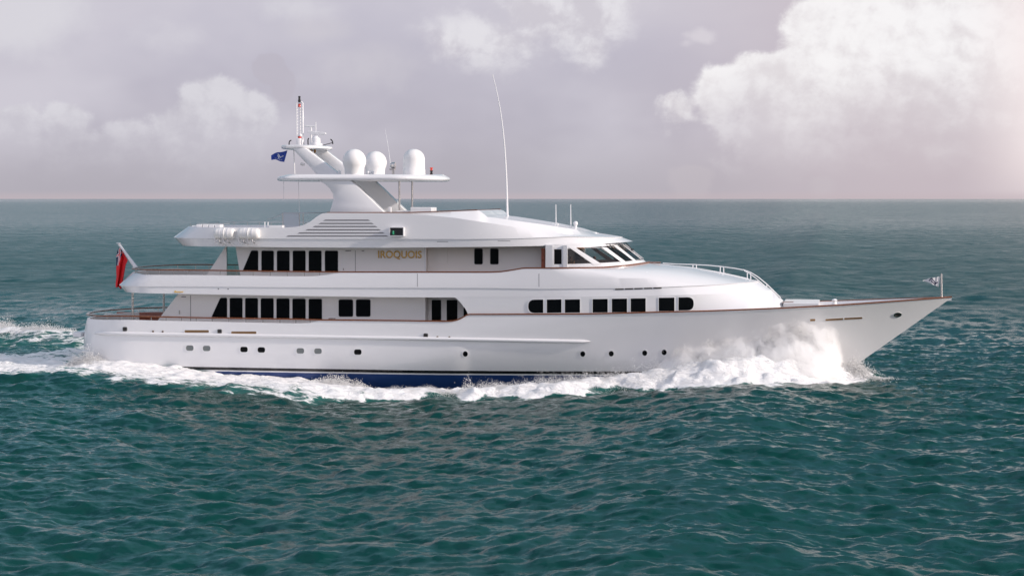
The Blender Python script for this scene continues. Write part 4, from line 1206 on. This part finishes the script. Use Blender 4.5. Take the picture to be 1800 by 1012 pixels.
# white pennant at the bow with dark zigzag emblem
BP = [(1652.5, 485.5), (1649.5, 504.3), (1621.5, 492.2)]
def bp_pt(s, t):
    A, B, T_ = (np.array(p) for p in BP)
    uv = (A * (1 - t) + B * t) * (1 - s) + T_ * s + np.array([0, .9 * math.sin(s * 8) * s])
    return aty(uv[0], uv[1], 0.03 + .07 * math.sin(s * 9 + 1))
def bp_col(s, t):
    A, B, T_ = (np.array(p) for p in BP)
    uv = (A * (1 - t) + B * t) * (1 - s) + T_ * s
    for a, b in (((1633.5, 493.4), (1637.5, 489.3)), ((1637.5, 489.3), (1644.2, 496.8)), ((1637, 494.0), (1643, 499.2)), ((1643, 499.2), (1648, 495.8))):
        if seg_d(uv, a, b) < .95: return 1
    return 0
cloth('pennant', bp_pt, 90, 60, bp_col, [WCLOTH, NAVY], 'small white triangular pennant with dark zigzag emblem on the bow staff', 'flag', aty(1652, 485, 0))

def person(label, loc, facing, shirt, lean=0.0, arm=0.5):
    """A standing figure grown from a skeleton, arms forward to the console."""
    vs = [(0, 0, .93), (0, 0, 1.12), (.0, 0, 1.32), (.0, 0, 1.46), (.02, 0, 1.54), (.03, 0, 1.66), (.02, 0, 1.75),
          (0, -.09, .88), (.01, -.10, .50), (-.02, -.10, .08), (.12, -.10, .03), (0, .09, .88), (.01, .10, .50), (-.02, .10, .08), (.12, .10, .03),
          (0, -.19, 1.40), (.05, -.24, 1.14), (.27, -.22, 1.12), (.37, -.20, 1.13), (0, .19, 1.40), (.05, .24, 1.14), (.27, .22, 1.12), (.37, .20, 1.13)]
    rad = [.145, .13, .15, .085, .058, .10, .062, .095, .062, .045, .035, .095, .062, .045, .035, .062, .046, .036, .032, .062, .046, .036, .032]
    ed = [(0, 1), (1, 2), (2, 3), (3, 4), (4, 5), (5, 6), (0, 7), (7, 8), (8, 9), (9, 10), (0, 11), (11, 12), (12, 13), (13, 14), (3, 15), (15, 16), (16, 17), (17, 18), (3, 19), (19, 20), (20, 21), (21, 22)]
    for sgn in (-1, 1):
        w = 18 if sgn < 0 else 22
        for k in range(4):
            a = len(vs); y = sgn * (.20 + (k - 1.5) * .02)
            vs += [(.42, y, 1.125), (.455, y, 1.10 - .004 * k)]; rad += [.010, .008]; ed += [(w, a), (a, a + 1)]
        a = len(vs); vs += [(.385, sgn * .155, 1.12), (.41, sgn * .14, 1.105)]; rad += [.012, .009]; ed += [(w, a), (a, a + 1)]
    me = bpy.data.meshes.new('person'); me.from_pydata(vs, ed, [])
    o = bpy.data.objects.new('person', me); COL.objects.link(o)
    md = o.modifiers.new('skin', 'SKIN'); sv = me.skin_vertices[0].data
    for i, r in enumerate(rad): sv[i].radius = (r * (.8 if i < 4 else 1), r * (1.15 if i < 4 else 1)); sv[i].use_root = (i == 0)
    o.modifiers.new('sub', 'SUBSURF').levels = 2
    dg = bpy.context.evaluated_depsgraph_get(); dg.update()
    me2 = bpy.data.meshes.new_from_object(o.evaluated_get(dg)); bpy.data.objects.remove(o)
    bm = bmesh.new(); bm.from_mesh(me2)
    for v in bm.verts:                     # brow, nose and chin
        if v.co.z > 1.56 and v.co.x > .08:
            v.co.x += .028 * math.exp(-((v.co.y / .018) ** 2) - ((v.co.z - 1.655) / .02) ** 2) + .012 * math.exp(-((v.co.y / .03) ** 2) - ((v.co.z - 1.585) / .02) ** 2)
    for f in bm.faces:
        z = f.calc_center_median().z; x = f.calc_center_median().x
        f.material_index = 1 if z < .95 else 0
    bm.to_mesh(me2); bm.free()
    me2.materials.clear(); me2.materials.append(SKIN); me2.materials.append(TROUSER); me2.shade_smooth()
    body = bpy.data.objects.new('person', me2); COL.objects.link(body)
    body.location = loc; body.rotation_euler = (0, 0, facing)
    tag(body, label, 'person')
    bm = bmesh.new(); bm.from_mesh(me2)    # shirt: the trunk and upper arms grown out a little
    kill = [f for f in bm.faces if not (.86 < f.calc_center_median().z < 1.49 and f.calc_center_median().x < .24)]
    bmesh.ops.delete(bm, geom=kill, context='FACES'); bm.normal_update()
    for v in bm.verts: v.co += v.normal * .014
    ms = bpy.data.meshes.new('shirt'); bm.to_mesh(ms); bm.free(); ms.materials.clear(); ms.materials.append(shirt); ms.polygons.foreach_set('material_index', [0] * len(ms.polygons)); ms.shade_smooth()
    s_ = bpy.data.objects.new('shirt', ms); COL.objects.link(s_); s_.parent = body
    bm = bmesh.new(); bm.from_mesh(me2)
    kill = [f for f in bm.faces if not (f.calc_center_median().z > 1.60 and (f.calc_center_median().x < .045 or f.calc_center_median().z > 1.745))]
    bmesh.ops.delete(bm, geom=kill, context='FACES'); bm.normal_update()
    for v in bm.verts: v.co += v.normal * .012
    ms = bpy.data.meshes.new('hair'); bm.to_mesh(ms); bm.free(); ms.materials.clear(); ms.materials.append(HAIR); ms.polygons.foreach_set('material_index', [0] * len(ms.polygons)); ms.shade_smooth()
    s_ = bpy.data.objects.new('hair', ms); COL.objects.link(s_); s_.parent = body
    return body
person('person in a red shirt standing at the wheelhouse windscreen', (27.45, -0.9, DK2 + .06), math.radians(-8), SHIRT_R)
person('person in a dark jacket standing behind the wheelhouse side window', (26.2, -1.2, DK2 + .06), math.radians(-20), SHIRT_B)

# ------------------------------------------------------------------ the sea
RNG = np.random.default_rng(7)
def wave_tile(n, size, wind, angle, lam_lo, lam_hi, spread):
    """A periodic patch of wind sea from a directional spectrum: height and the two crest-sharpening shifts."""
    k1 = np.fft.fftfreq(n, size / n) * 2 * np.pi
    kx, ky = np.meshgrid(k1, k1, indexing='ij'); k = np.hypot(kx, ky); k[0, 0] = 1e-6
    L = wind ** 2 / 9.81
    c = (kx * math.cos(angle) + ky * math.sin(angle)) / k
    P = np.exp(-1 / (k * L) ** 2) / k ** 4 * (np.abs(c) ** spread + 0.06)
    lam = 2 * np.pi / k
    P *= 1 / (1 + (lam / lam_hi) ** 8) * 1 / (1 + (lam_lo / lam) ** 8); P[0, 0] = 0
    h = (RNG.normal(size=(n, n)) + 1j * RNG.normal(size=(n, n))) * np.sqrt(P)
    H = np.real(np.fft.ifft2(h)); s = 1 / H.std()
    DX = np.real(np.fft.ifft2(-1j * kx / k * h)) * s; DY = np.real(np.fft.ifft2(-1j * ky / k * h)) * s
    return (H * s).astype(np.float32), DX.astype(np.float32), DY.astype(np.float32)
def samp(tile, size, x, y, rot=0.0):
    n = tile.shape[0]; c, s = math.cos(rot), math.sin(rot)
    fx = ((c * x - s * y) / size * n) % n; fy = ((s * x + c * y) / size * n) % n
    i = np.floor(fx).astype(int); j = np.floor(fy).astype(int); a = fx - i; b = fy - j
    i %= n; j %= n; i2 = (i + 1) % n; j2 = (j + 1) % n
    return tile[i, j] * (1 - a) * (1 - b) + tile[i2, j] * a * (1 - b) + tile[i, j2] * (1 - a) * b + tile[i2, j2] * a * b
T_A = wave_tile(1024, 173.0, 3.1, math.radians(78), 0.8, 13, 2.2)
T_B = wave_tile(1024, 57.0, 3.0, math.radians(98), 0.17, 2.6, 1.0)
T_C = wave_tile(512, 19.0, 3.0, math.radians(85), 0.28, 0.85, 0.8)
AMP_A, AMP_B, AMP_C = 0.066, 0.040, 0.012
def smoothstep(x, a, b):
    t = np.clip((x - a) / (b - a), 0, 1); return t * t * (3 - 2 * t)
_noise_tiles = [wave_tile(512, 60.0, 3.0, 0.3, 0.6, 9, 0.0)[0], wave_tile(512, 23.0, 3.0, 1.3, 0.3, 3, 0.0)[0]]
def vnoise(x, y): return 0.6 * samp(_noise_tiles[0], 60, x, y) + 0.4 * samp(_noise_tiles[1], 23, x, y, .4)

# the starboard bow-wave ridge: crest line, height, width; the foam's outer and inner edges
RX = [-60, -30, -17, -8, -3, 2, 8, 12, 16, 20, 24, 27, 30, 33, 36, 39, 41, 43]
RY = [19, 15, 13, 11.8, 11.2, 11.0, 12.0, 12.2, 10.5, 9.0, 8.1, 7.2, 6.3, 5.8, 5.2, 3.4, 1.2, 0.4]
RYP = [34, 22, 17, 13.5, 12.2, 11.8, 12.4, 12.2, 10.5, 9.0, 8.1, 7.2, 6.3, 5.8, 5.2, 3.4, 1.2, 0.4]
RA = [.3, .34, .36, .34, .34, .36, .42, .45, .42, .36, .36, .42, .55, .72, .8, .7, .4, 0]
RW = [3.2, 2.8, 2.4, 2.4, 2.4, 2.4, 2.2, 2.0, 1.7, 1.4, 1.2, 1.1, 1.1, 1.15, 1.2, 1.0, .8, .6]
FO = [20, 16, 14, 12.8, 12.2, 12.0, 13.4, 14.8, 13.0, 10.6, 9.9, 9.0, 8.2, 8.2, 7.8, 6.6, 3.6, 1.2]     # outer foam edge
FI = [2, 1.0, 0.2, -1.0, 2.0, 3.6, 4.0, 4.0, 5.2, 7.2, 6.2, 4.6, 2.8, 1.0, .5, .3, .1, .0]
def hb_water(x): return hull_b(np.asarray(x, float), np.full_like(np.asarray(x, float), 0.28))
def wake(x, y):
    """Height and foam cover the hull makes in the water round it."""
    eta = np.zeros_like(x); foam = np.zeros_like(x)
    wob = vnoise(x * .8, y * .8)
    for sg in (-1, 1):
        yy = y * sg
        yc = np.interp(x, RX, RY if sg < 0 else RYP) + .35 * wob; a = np.interp(x, RX, RA); w = np.interp(x, RX, RW)
        if sg > 0: a = a * np.interp(x, [-30, -12, 5, 43], [2.6, 2.6, 1.3, 1.0])
        d = (yy - yc) / w
        eta += a * np.exp(-np.where(d > 0, d * 1.3, d) ** 2)
        eta -= .35 * a * np.exp(-((yy - yc - 2.4 * w) / (1.3 * w)) ** 2)
        # trough amidships and rise at the quarter, close along the hull
        q = np.maximum(yy - hb_water(x), 0)
        tr = np.exp(-((x - 20) / 7.0) ** 2) * .52 - .32 * np.exp(-((x - 1) / 4.5) ** 2) - .5 * np.exp(-((x - 36) / 4) ** 2)
        eta -= tr * np.exp(-(q / 2.6) ** 2)
        if sg < 0:
            fo = np.interp(x, RX, FO) + .7 * wob; fi = np.interp(x, RX, FI) + .25 * wob
            m = smoothstep(yy, fi - .5, fi + .5) * (1 - smoothstep(yy, fo - 1.2, fo + .5))
            m *= smoothstep(43.0 - x, 0, 1.5)
            dens = np.interp(x, [-30, -10, 4, 12, 18, 24, 34, 44], [.86, .90, .88, .85, .90, 1.02, 1.2, 1.2])
            dens = dens - np.interp(x, [-30, 3, 14, 19], [.1, .22, .2, 0]) * smoothstep(yy, fo - 4.5, fo - 1.0)
            foam = np.maximum(foam, m * dens)
        else:
            m = np.exp(-np.where(d > 0, d * 1.0, d * 1.2) ** 2) * smoothstep(-2 - x, 0, 5)
            foam = np.maximum(foam, m * np.interp(x, [-24, -14, -8], [1.05, .95, .5]))
    # churned water behind the transom
    aft = smoothstep(-1.0 - x, 0, .8); wd = 3.6 + .10 * np.maximum(-1 - x, 0)
    c = np.exp(-((y - .4) / wd) ** 4)
    eta += aft * c * (.45 * np.exp(-((x + 5.5) / 4.5) ** 2) + .35 * np.exp(-((x + 16) / 7) ** 2) - .35 * np.exp(-((x + 1.2) / 1.3) ** 2)) * (1 + .35 * wob)
    band = np.exp(-((y - 10 - .35 * (-x)) / 5.0) ** 2) * aft
    foam = np.maximum(foam, aft * c * np.interp(-x, [0, 4, 8, 18, 40], [.95, .72, .62, .5, .42]))
    foam = np.maximum(foam, band * .6)
    return eta, foam

def graded(core0, core1, step, grow, far0, far1):
    mid = np.arange(core0, core1 + step, step); a = []; s = step; p = core0
    while p > far0: s *= grow; p -= s; a.append(p)
    b = []; s = step; p = mid[-1]
    while p < far1: s *= grow; p += s; b.append(p)
    return np.concatenate([a[::-1], mid, b])
def mesh_from_grid(name, X, Y, Z, attr, material):
    nx, ny = X.shape
    me = bpy.data.meshes.new(name)
    co = np.stack([X, Y, Z], -1).reshape(-1, 3).astype(np.float32)
    i = np.arange(nx - 1)[:, None] * ny + np.arange(ny - 1)[None, :]
    q = np.stack([i, i + ny, i + ny + 1, i + 1], -1).reshape(-1, 4).astype(np.int32)
    me.vertices.add(len(co)); me.vertices.foreach_set('co', co.ravel())
    me.loops.add(q.size); me.loops.foreach_set('vertex_index', q.ravel())
    me.polygons.add(len(q)); me.polygons.foreach_set('loop_start', np.arange(0, q.size, 4, dtype=np.int32))
    me.polygons.foreach_set('use_smooth', np.ones(len(q), bool))
    me.update(calc_edges=True)
    for k, v in attr.items():
        a = me.attributes.new(k, 'FLOAT', 'POINT'); a.data.foreach_set('value', v.reshape(-1).astype(np.float32))
    me.materials.append(material)
    o = bpy.data.objects.new(name, me); COL.objects.link(o); return o

def sea_material():
    m = bpy.data.materials.new('sea_water'); m.use_nodes = True
    t = m.node_tree; t.nodes.clear(); q = NT(t)
    geo = q.n('ShaderNodeNewGeometry'); pos = geo.outputs['Position']
    at = q.n('ShaderNodeAttribute'); at.attribute_name = 'foam'; f = at.outputs['Fac']
    sp = q.n('ShaderNodeSeparateXYZ'); q.put(sp.inputs[0], pos)
    st = q.comb(q.mul(sp.outputs[0], 0.75), sp.outputs[1], sp.outputs[2])
    # ripples too small for the mesh
    def ripple(scale, detail, k):
        nd = q.n('ShaderNodeTexNoise'); q.put(nd.inputs['Vector'], st)
        nd.inputs['Scale'].default_value = scale; nd.inputs['Detail'].default_value = detail; nd.inputs['Roughness'].default_value = .6
        sb = q.n('ShaderNodeVectorMath', operation='SUBTRACT'); q.put(sb.inputs[0], nd.outputs['Color']); sb.inputs[1].default_value = (.5, .5, .5)
        ml = q.n('ShaderNodeVectorMath', operation='SCALE'); q.put(ml.inputs[0], sb.outputs[0]); q.put(ml.inputs['Scale'], k)
        fl_ = q.n('ShaderNodeVectorMath', operation='MULTIPLY'); q.put(fl_.inputs[0], ml.outputs[0]); fl_.inputs[1].default_value = (1, 1, .1)
        return fl_.outputs[0]
    def vadd(a, b):
        nd = q.n('ShaderNodeVectorMath', operation='ADD'); q.put(nd.inputs[0], a); q.put(nd.inputs[1], b); return nd.outputs[0]
    dist = q.n('ShaderNodeVectorMath', operation='LENGTH'); q.put(dist.inputs[0], pos)
    farw = q.smooth(dist.outputs['Value'], 40.0, 330.0)      # beyond the modelled waves the chop is all in the shading
    nrm = vadd(geo.outputs['Normal'], vadd(ripple(0.55, 6, q.lin(farw, 0, 1, .32, .55)), ripple(4.5, 5, q.lin(farw, 0, 1, .55, .45))))
    nn = q.n('ShaderNodeVectorMath', operation='NORMALIZE'); q.put(nn.inputs[0], nrm)
    w = q.n('ShaderNodeBsdfPrincipled')
    tone = q.noise(pos, 0.05, 3, 0.5)
    deep = q.mix(tone, (0.0018, 0.034, 0.028), (0.0032, 0.048, 0.041))
    aer = q.smooth(f, 0.05, 0.75)
    q.put(w.inputs['Base Color'], q.mix(q.mul(aer, 0.8), deep, (0.03, 0.13, 0.115)))
    lanes = q.noise(q.comb(q.mul(sp.outputs[0], .02), q.mul(sp.outputs[1], .06)), 1.0, 6, .6, .5)
    lane2 = q.noise(q.comb(q.mul(sp.outputs[0], .25), q.mul(sp.outputs[1], .5)), 1.0, 4, .6, .5)
    dv = dist.outputs['Value']
    rg = q.add(q.smooth(dv, 25.0, 110.0, .12, .34), q.add(q.smooth(dv, 110.0, 700.0, 0.0, -.12), q.smooth(dv, 1200.0, 9000.0, 0.0, -.07)))
    rg = q.add(rg, q.add(q.mul(q.sub(lanes, .5), .16), q.mul(q.sub(lane2, .5), .42)))
    q.put(w.inputs['Roughness'], q.m('MAXIMUM', rg, .08)); w.inputs['Specular IOR Level'].default_value = .42; w.inputs['IOR'].default_value = 1.333
    q.put(w.inputs['Normal'], nn.outputs[0])
    fm = q.n('ShaderNodeBsdfPrincipled')
    fm.inputs['Base Color'].default_value = (0.93, 0.93, 0.93, 1); fm.inputs['Roughness'].default_value = 0.85; fm.inputs['Specular IOR Level'].default_value = 0.2
    sf = q.comb(q.mul(sp.outputs[0], 0.42), sp.outputs[1], sp.outputs[2])
    n1 = q.noise(sf, 0.75, 9, 0.66, 0.8); n2 = q.noise(sf, 2.6, 8, 0.68, 0.9)
    bf = q.n('ShaderNodeBump'); bf.inputs['Strength'].default_value = 1.0; bf.inputs['Distance'].default_value = 0.25
    q.put(bf.inputs['Height'], q.add(n2, n1)); q.put(fm.inputs['Normal'], bf.outputs[0])
    lace = q.add(q.mul(n1, 0.55), q.mul(n2, 0.45))
    thr = q.sub(1.0, f)
    fac = q.smooth(q.sub(q.add(q.mul(q.sub(lace, .5), 2.7), .5), thr), -.02, 0.22)
    fac = q.mul(fac, q.smooth(f, 0.02, 0.18))
    mx = q.n('ShaderNodeMixShader'); q.put(mx.inputs[0], fac); q.put(mx.inputs[1], w.outputs[0]); q.put(mx.inputs[2], fm.outputs[0])
    out = q.n('ShaderNodeOutputMaterial'); q.put(out.inputs[0], mx.outputs[0])
    return m
SEA_MAT = sea_material()
gx = graded(-34, 80, 0.14, 1.05, -30000, 30000); gy = graded(-60, 10, 0.11, 1.03, -400, 40000)
X, Y = np.meshgrid(gx, gy, indexing='ij')
sxp = np.gradient(gx)[:, None] + 0 * Y; syp = np.gradient(gy)[None, :] + 0 * X
cell = np.maximum(sxp, syp * .5)
fa = 1 - smoothstep(cell, 1.5, 6.0); fb = 1 - smoothstep(cell, .25, 1.2)
eta, foam = wake(X, Y)
near = np.maximum(np.abs(X - 22) - 40, 0) + np.maximum(np.abs(Y) - 40, 0)
calm = 1 - .5 * np.clip(foam, 0, 1)
Z = (AMP_A * samp(T_A[0], 173, X, Y, .2) * fa + (AMP_B * samp(T_B[0], 57, X, Y, -.35) + AMP_C * samp(T_C[0], 19, X, Y, .6)) * fb) * calm + eta
lump = np.clip(foam - .45, 0, 1); Z += lump * fb * (.16 * np.abs(vnoise(X * 1.7, Y * 1.7)) + .07 * vnoise(X * 4, Y * 4))
DXs = (.75 * AMP_A * samp(T_A[1], 173, X, Y, .2) * fa); DYs = (.75 * AMP_A * samp(T_A[2], 173, X, Y, .2) * fa)
sea = mesh_from_grid('sea', X + DXs, Y + DYs, Z, {'foam': np.clip(foam, 0, 1.2)}, SEA_MAT)
sea['kind'] = 'structure'

def sea_height(x, y):
    e, f = wake(x, y); return e + AMP_A * samp(T_A[0], 173, x, y, .2) * .6

# ------------------------------------------------------------------ thrown spray: flung drops and clots of white water
def spray_mesh(name, P, R, material):
    n = len(P)
    d = RNG.normal(size=(n, 4, 3)); T = np.array([[1, 1, 1], [1, -1, -1], [-1, 1, -1], [-1, -1, 1]]) / 1.2
    # random rotation of a tetrahedron per drop
    a = RNG.normal(size=(n, 3)); a /= np.linalg.norm(a, axis=1, keepdims=True)
    b = np.cross(a, RNG.normal(size=(n, 3))); b /= np.linalg.norm(b, axis=1, keepdims=True); c = np.cross(a, b)
    M = np.stack([a, b, c], 1)
    V = np.einsum('ij,njk->nik', T, M) * R[:, None, None] * (1 + .25 * d[:, :, :1]) + P[:, None, :]
    me = bpy.data.meshes.new(name)
    me.vertices.add(n * 4); me.vertices.foreach_set('co', V.reshape(-1).astype(np.float32))
    base = (np.arange(n) * 4)[:, None]
    tri = (base[:, :, None] + np.array([[0, 1, 2], [0, 3, 1], [0, 2, 3], [1, 3, 2]])[None]).reshape(-1, 3).astype(np.int32)
    me.loops.add(tri.size); me.loops.foreach_set('vertex_index', tri.ravel())
    me.polygons.add(len(tri)); me.polygons.foreach_set('loop_start', np.arange(0, tri.size, 3, dtype=np.int32))
    me.polygons.foreach_set('use_smooth', np.ones(len(tri), bool))
    me.update(calc_edges=True); me.materials.append(material)
    o = bpy.data.objects.new(name, me); COL.objects.link(o); o['kind'] = 'stuff'; return o
def spray_material():
    m = bpy.data.materials.new('white_water'); m.use_nodes = True
    t = m.node_tree; t.nodes.clear(); q = NT(t)
    a = q.n('ShaderNodeBsdfDiffuse'); a.inputs[0].default_value = (.92, .92, .92, 1)
    b = q.n('ShaderNodeBsdfTranslucent'); b.inputs[0].default_value = (.92, .92, .92, 1)
    mx = q.n('ShaderNodeMixShader'); mx.inputs[0].default_value = .45
    q.put(mx.inputs[1], a.outputs[0]); q.put(mx.inputs[2], b.outputs[0])
    out = q.n('ShaderNodeOutputMaterial'); q.put(out.inputs[0], mx.outputs[0]); return m
SPRAY = spray_material()
SEG = 1
def bow_spray():
    # plumes: thrown out from the stem, rising, then falling outwards
    topu = [(1150, 655), (1175, 628), (1200, 612), (1230, 612), (1262, 612), (1300, 596), (1340, 588), (1375, 580), (1392, 574), (1410, 580), (1440, 585), (1470, 590), (1495, 592), (1505, 606), (1512, 625), (1516, 640)]
    pt = [aty(u, v, -4.6 if u < 1440 else -2.8) for u, v in topu]
    tx = np.array([p[0] for p in pt]); tz = np.array([p[2] for p in pt])
    o = np.argsort(tx); tx, tz = tx[o], tz[o]
    Ps, Rs = [], []
    def batch(n, x0, x1, yin, yout, ztop, bias, r0, r1, clump):
        x = RNG.uniform(x0, x1, n); a = RNG.beta(*bias, n)
        top = np.interp(x, tx, tz) * ztop * (1 + .10 * vnoise(x * 3.0, x * 0 + 3) + .05 * vnoise(x * 9, x * 0 + 8))
        z0 = -.1
        z = z0 + (np.maximum(top, .2) - z0) * a
        rel = np.clip((z - z0) / np.maximum(top - z0, .2), 0, 1)
        hull = hb_hull_v(x, z)
        th = yin(x) + (yout(x) - yin(x)) * RNG.random(n) * (1 - .65 * rel)
        y = -(hull + th)
        # clumping by a noise field
        k = vnoise(x * 2.2 + 5, z * 2.2 + y * .8) + .5 * vnoise(x * 5, z * 1.4 + y)
        keep = k > RNG.normal(clump, .55, n)
        Ps.append(np.stack([x, y, z], 1)[keep]); Rs.append(RNG.uniform(r0, r1, n)[keep])
    def hb_hull_v(x, z):
        t = np.clip((z - ZB) / (sheer_z(x) - ZB), 0, 1); return hull_b(x, t)
    lo = lambda x: 0.05 + 0 * x
    wo = lambda x: np.interp(x, [31, 34, 37, 39.5, 41.2], [2.8, 4.0, 4.2, 3.6, 1.8])
    batch(110000, 32.5, 40.3, lo, wo, .95, (1.1, 1.6), .007, .022, -.1)
    batch(40000, 32.0, 40.6, lo, wo, 1.08, (1.6, 1.4), .006, .016, .2)
    # low broken crest running aft along the bow wave
    n = 40000; x = RNG.uniform(17.5, 36, n); yc = np.interp(x, RX, RY)
    y = -(yc + RNG.normal(-.1, .55, n) * np.interp(x, [17, 26, 34], [.8, 1.0, 1.4]))
    e = sea_height(x, y)
    hgt = np.interp(x, [17.5, 20, 23, 27, 30, 33, 36], [.08, .20, .30, .42, .6, .8, .9]) * (1 + .5 * vnoise(x * 1.6, y * 0 + 2))
    z = e + np.abs(RNG.normal(0, .45, n)) * np.maximum(hgt, .04) * np.exp(-((y + yc) / 1.0) ** 2)
    k = vnoise(x * 2.5, y * 2.5 + z * 2) > RNG.normal(-.25, .5, n)
    Ps.append(np.stack([x, y, z], 1)[k]); Rs.append(RNG.uniform(.006, .017, n)[k])
    # splashes at the quarter and on the stern crest to port
    for cx, cy, sx, sy, h, m_ in ((-.6, -4.2, .7, .5, .55, 5000), (-16.5, 17.2, 2.6, .8, .55, 16000), (-11.5, 15.6, 1.5, .7, .35, 7000), (14.5, -5.0, 1.2, .5, .35, 8000), (21.5, -6.4, .35, .25, .55, 1500), (41.6, -.9, .7, .5, .4, 9000)):
        x = RNG.normal(cx, sx, m_); y = RNG.normal(cy, sy, m_); z = sea_height(x, y) + np.abs(RNG.normal(0, .5, m_)) * h * np.exp(-((x - cx) / sx) ** 2 * .5) * (1 + .6 * vnoise(x * 3, y * 3))
        Ps.append(np.stack([x, y, z], 1)); Rs.append(RNG.uniform(.008, .026, m_))
    spray_mesh('bow_spray', np.concatenate(Ps), np.concatenate(Rs), SPRAY)
bow_spray()

def bow_mist():
    """The body of the thrown water: a closed volume of dense white droplets, streaked and torn."""
    px_ = [(1140, 660), (1175, 622), (1200, 606), (1232, 604), (1262, 602), (1300, 590), (1340, 580), (1375, 570), (1392, 564), (1412, 570), (1440, 574), (1470, 576), (1497, 580), (1508, 598), (1516, 622), (1522, 645)]
    pt = sorted([tuple(aty(u, v, -4.2 if u < 1440 else -2.6)) for u, v in px_])
    tx = [p[0] for p in pt]; tz = [max(p[2], .25) for p in pt]
    wx = [29.5, 31, 34, 37, 39.5, 41, 42.2]; wy = [1.6, 2.6, 4.2, 4.4, 3.8, 2.4, 1.0]
    mb = MB(); rows = []
    for x in np.linspace(29.8, 42.1, 60):
        top = float(np.interp(x, tx, tz)); w = float(np.interp(x, wx, wy)); row = []
        hb = lambda z: float(hull_b(np.float64(x), min(max((z - ZB) / (float(sheer_z(x)) - ZB), 0), 1))) if x < 42 else 0.0
        for z, k in ((-.35, 1.0), (top * .15, 1.0), (top * .4, .8), (top * .7, .55), (top * .92, .35), (top, .15)):
            row.append((x, -(hb(z) + w * k), z))
        row.append((x, min(-hb(top) + .25, .3), top)); row.append((x, min(-hb(-.3) + .3, .3), -.35))
        rows.append(row)
    mb.grid(rows, 0, close=True)
    n = len(rows[0]); mb.face(range(n)); mb.face(list(range(len(mb.v) - n, len(mb.v)))[::-1])
    m = bpy.data.materials.new('spray_mist'); m.use_nodes = True
    t = m.node_tree; t.nodes.clear(); q = NT(t)
    geo = q.n('ShaderNodeNewGeometry'); sp = q.n('ShaderNodeSeparateXYZ'); q.put(sp.inputs[0], geo.outputs['Position'])
    fc = q.n('ShaderNodeFloatCurve'); c = fc.mapping.curves[0]
    X0, X1 = 29.5, 42.5
    pts = [((x - X0) / (X1 - X0), z / 4.0) for x, z in zip(tx, tz)]
    c.points[0].location = (0, pts[0][1]); c.points[1].location = (1, pts[-1][1])
    for p in pts: c.points.new(*p)
    for p in c.points: p.handle_type = 'VECTOR'
    fc.mapping.update()
    q.put(fc.inputs[1], q.lin(sp.outputs[0], X0, X1, 0, 1))
    top = q.mul(fc.outputs[0], 4.0)
    rel = q.m('DIVIDE', sp.outputs[2], q.m('MAXIMUM', top, .2))
    v1 = q.comb(q.mul(sp.outputs[0], 1.2), q.mul(sp.outputs[1], 1.2), q.mul(sp.outputs[2], 1.05))
    a = q.noise(v1, 0.62, 7, .6, .5); b = q.noise(v1, 2.4, 6, .65, .3)
    e = q.add(q.sub(.92, rel), q.add(q.mul(q.sub(a, .47), 1.9), q.mul(q.sub(b, .5), 1.3)))
    e = q.sub(e, q.smooth(sp.outputs[0], 40.2, 41.6, 0.0, 1.4))
    dens = q.mul(q.smooth(e, 0.0, 1.45), 16.0)
    pv = q.n('ShaderNodeVolumePrincipled'); pv.inputs['Color'].default_value = (1, 1, 1, 1); pv.inputs['Anisotropy'].default_value = 0.0
    q.put(pv.inputs['Density'], dens)
    out = q.n('ShaderNodeOutputMaterial'); q.put(out.inputs['Volume'], pv.outputs[0])
    o = mb.build('spray_mist', m, smooth=0); o['kind'] = 'stuff'
bow_mist()

SC.cycles.volume_step_rate = 0.12
SC.cycles.volume_bounces = 24
SC.cycles.max_bounces = 24
SC.cycles.diffuse_bounces = 4
SC.cycles.transparent_max_bounces = 12
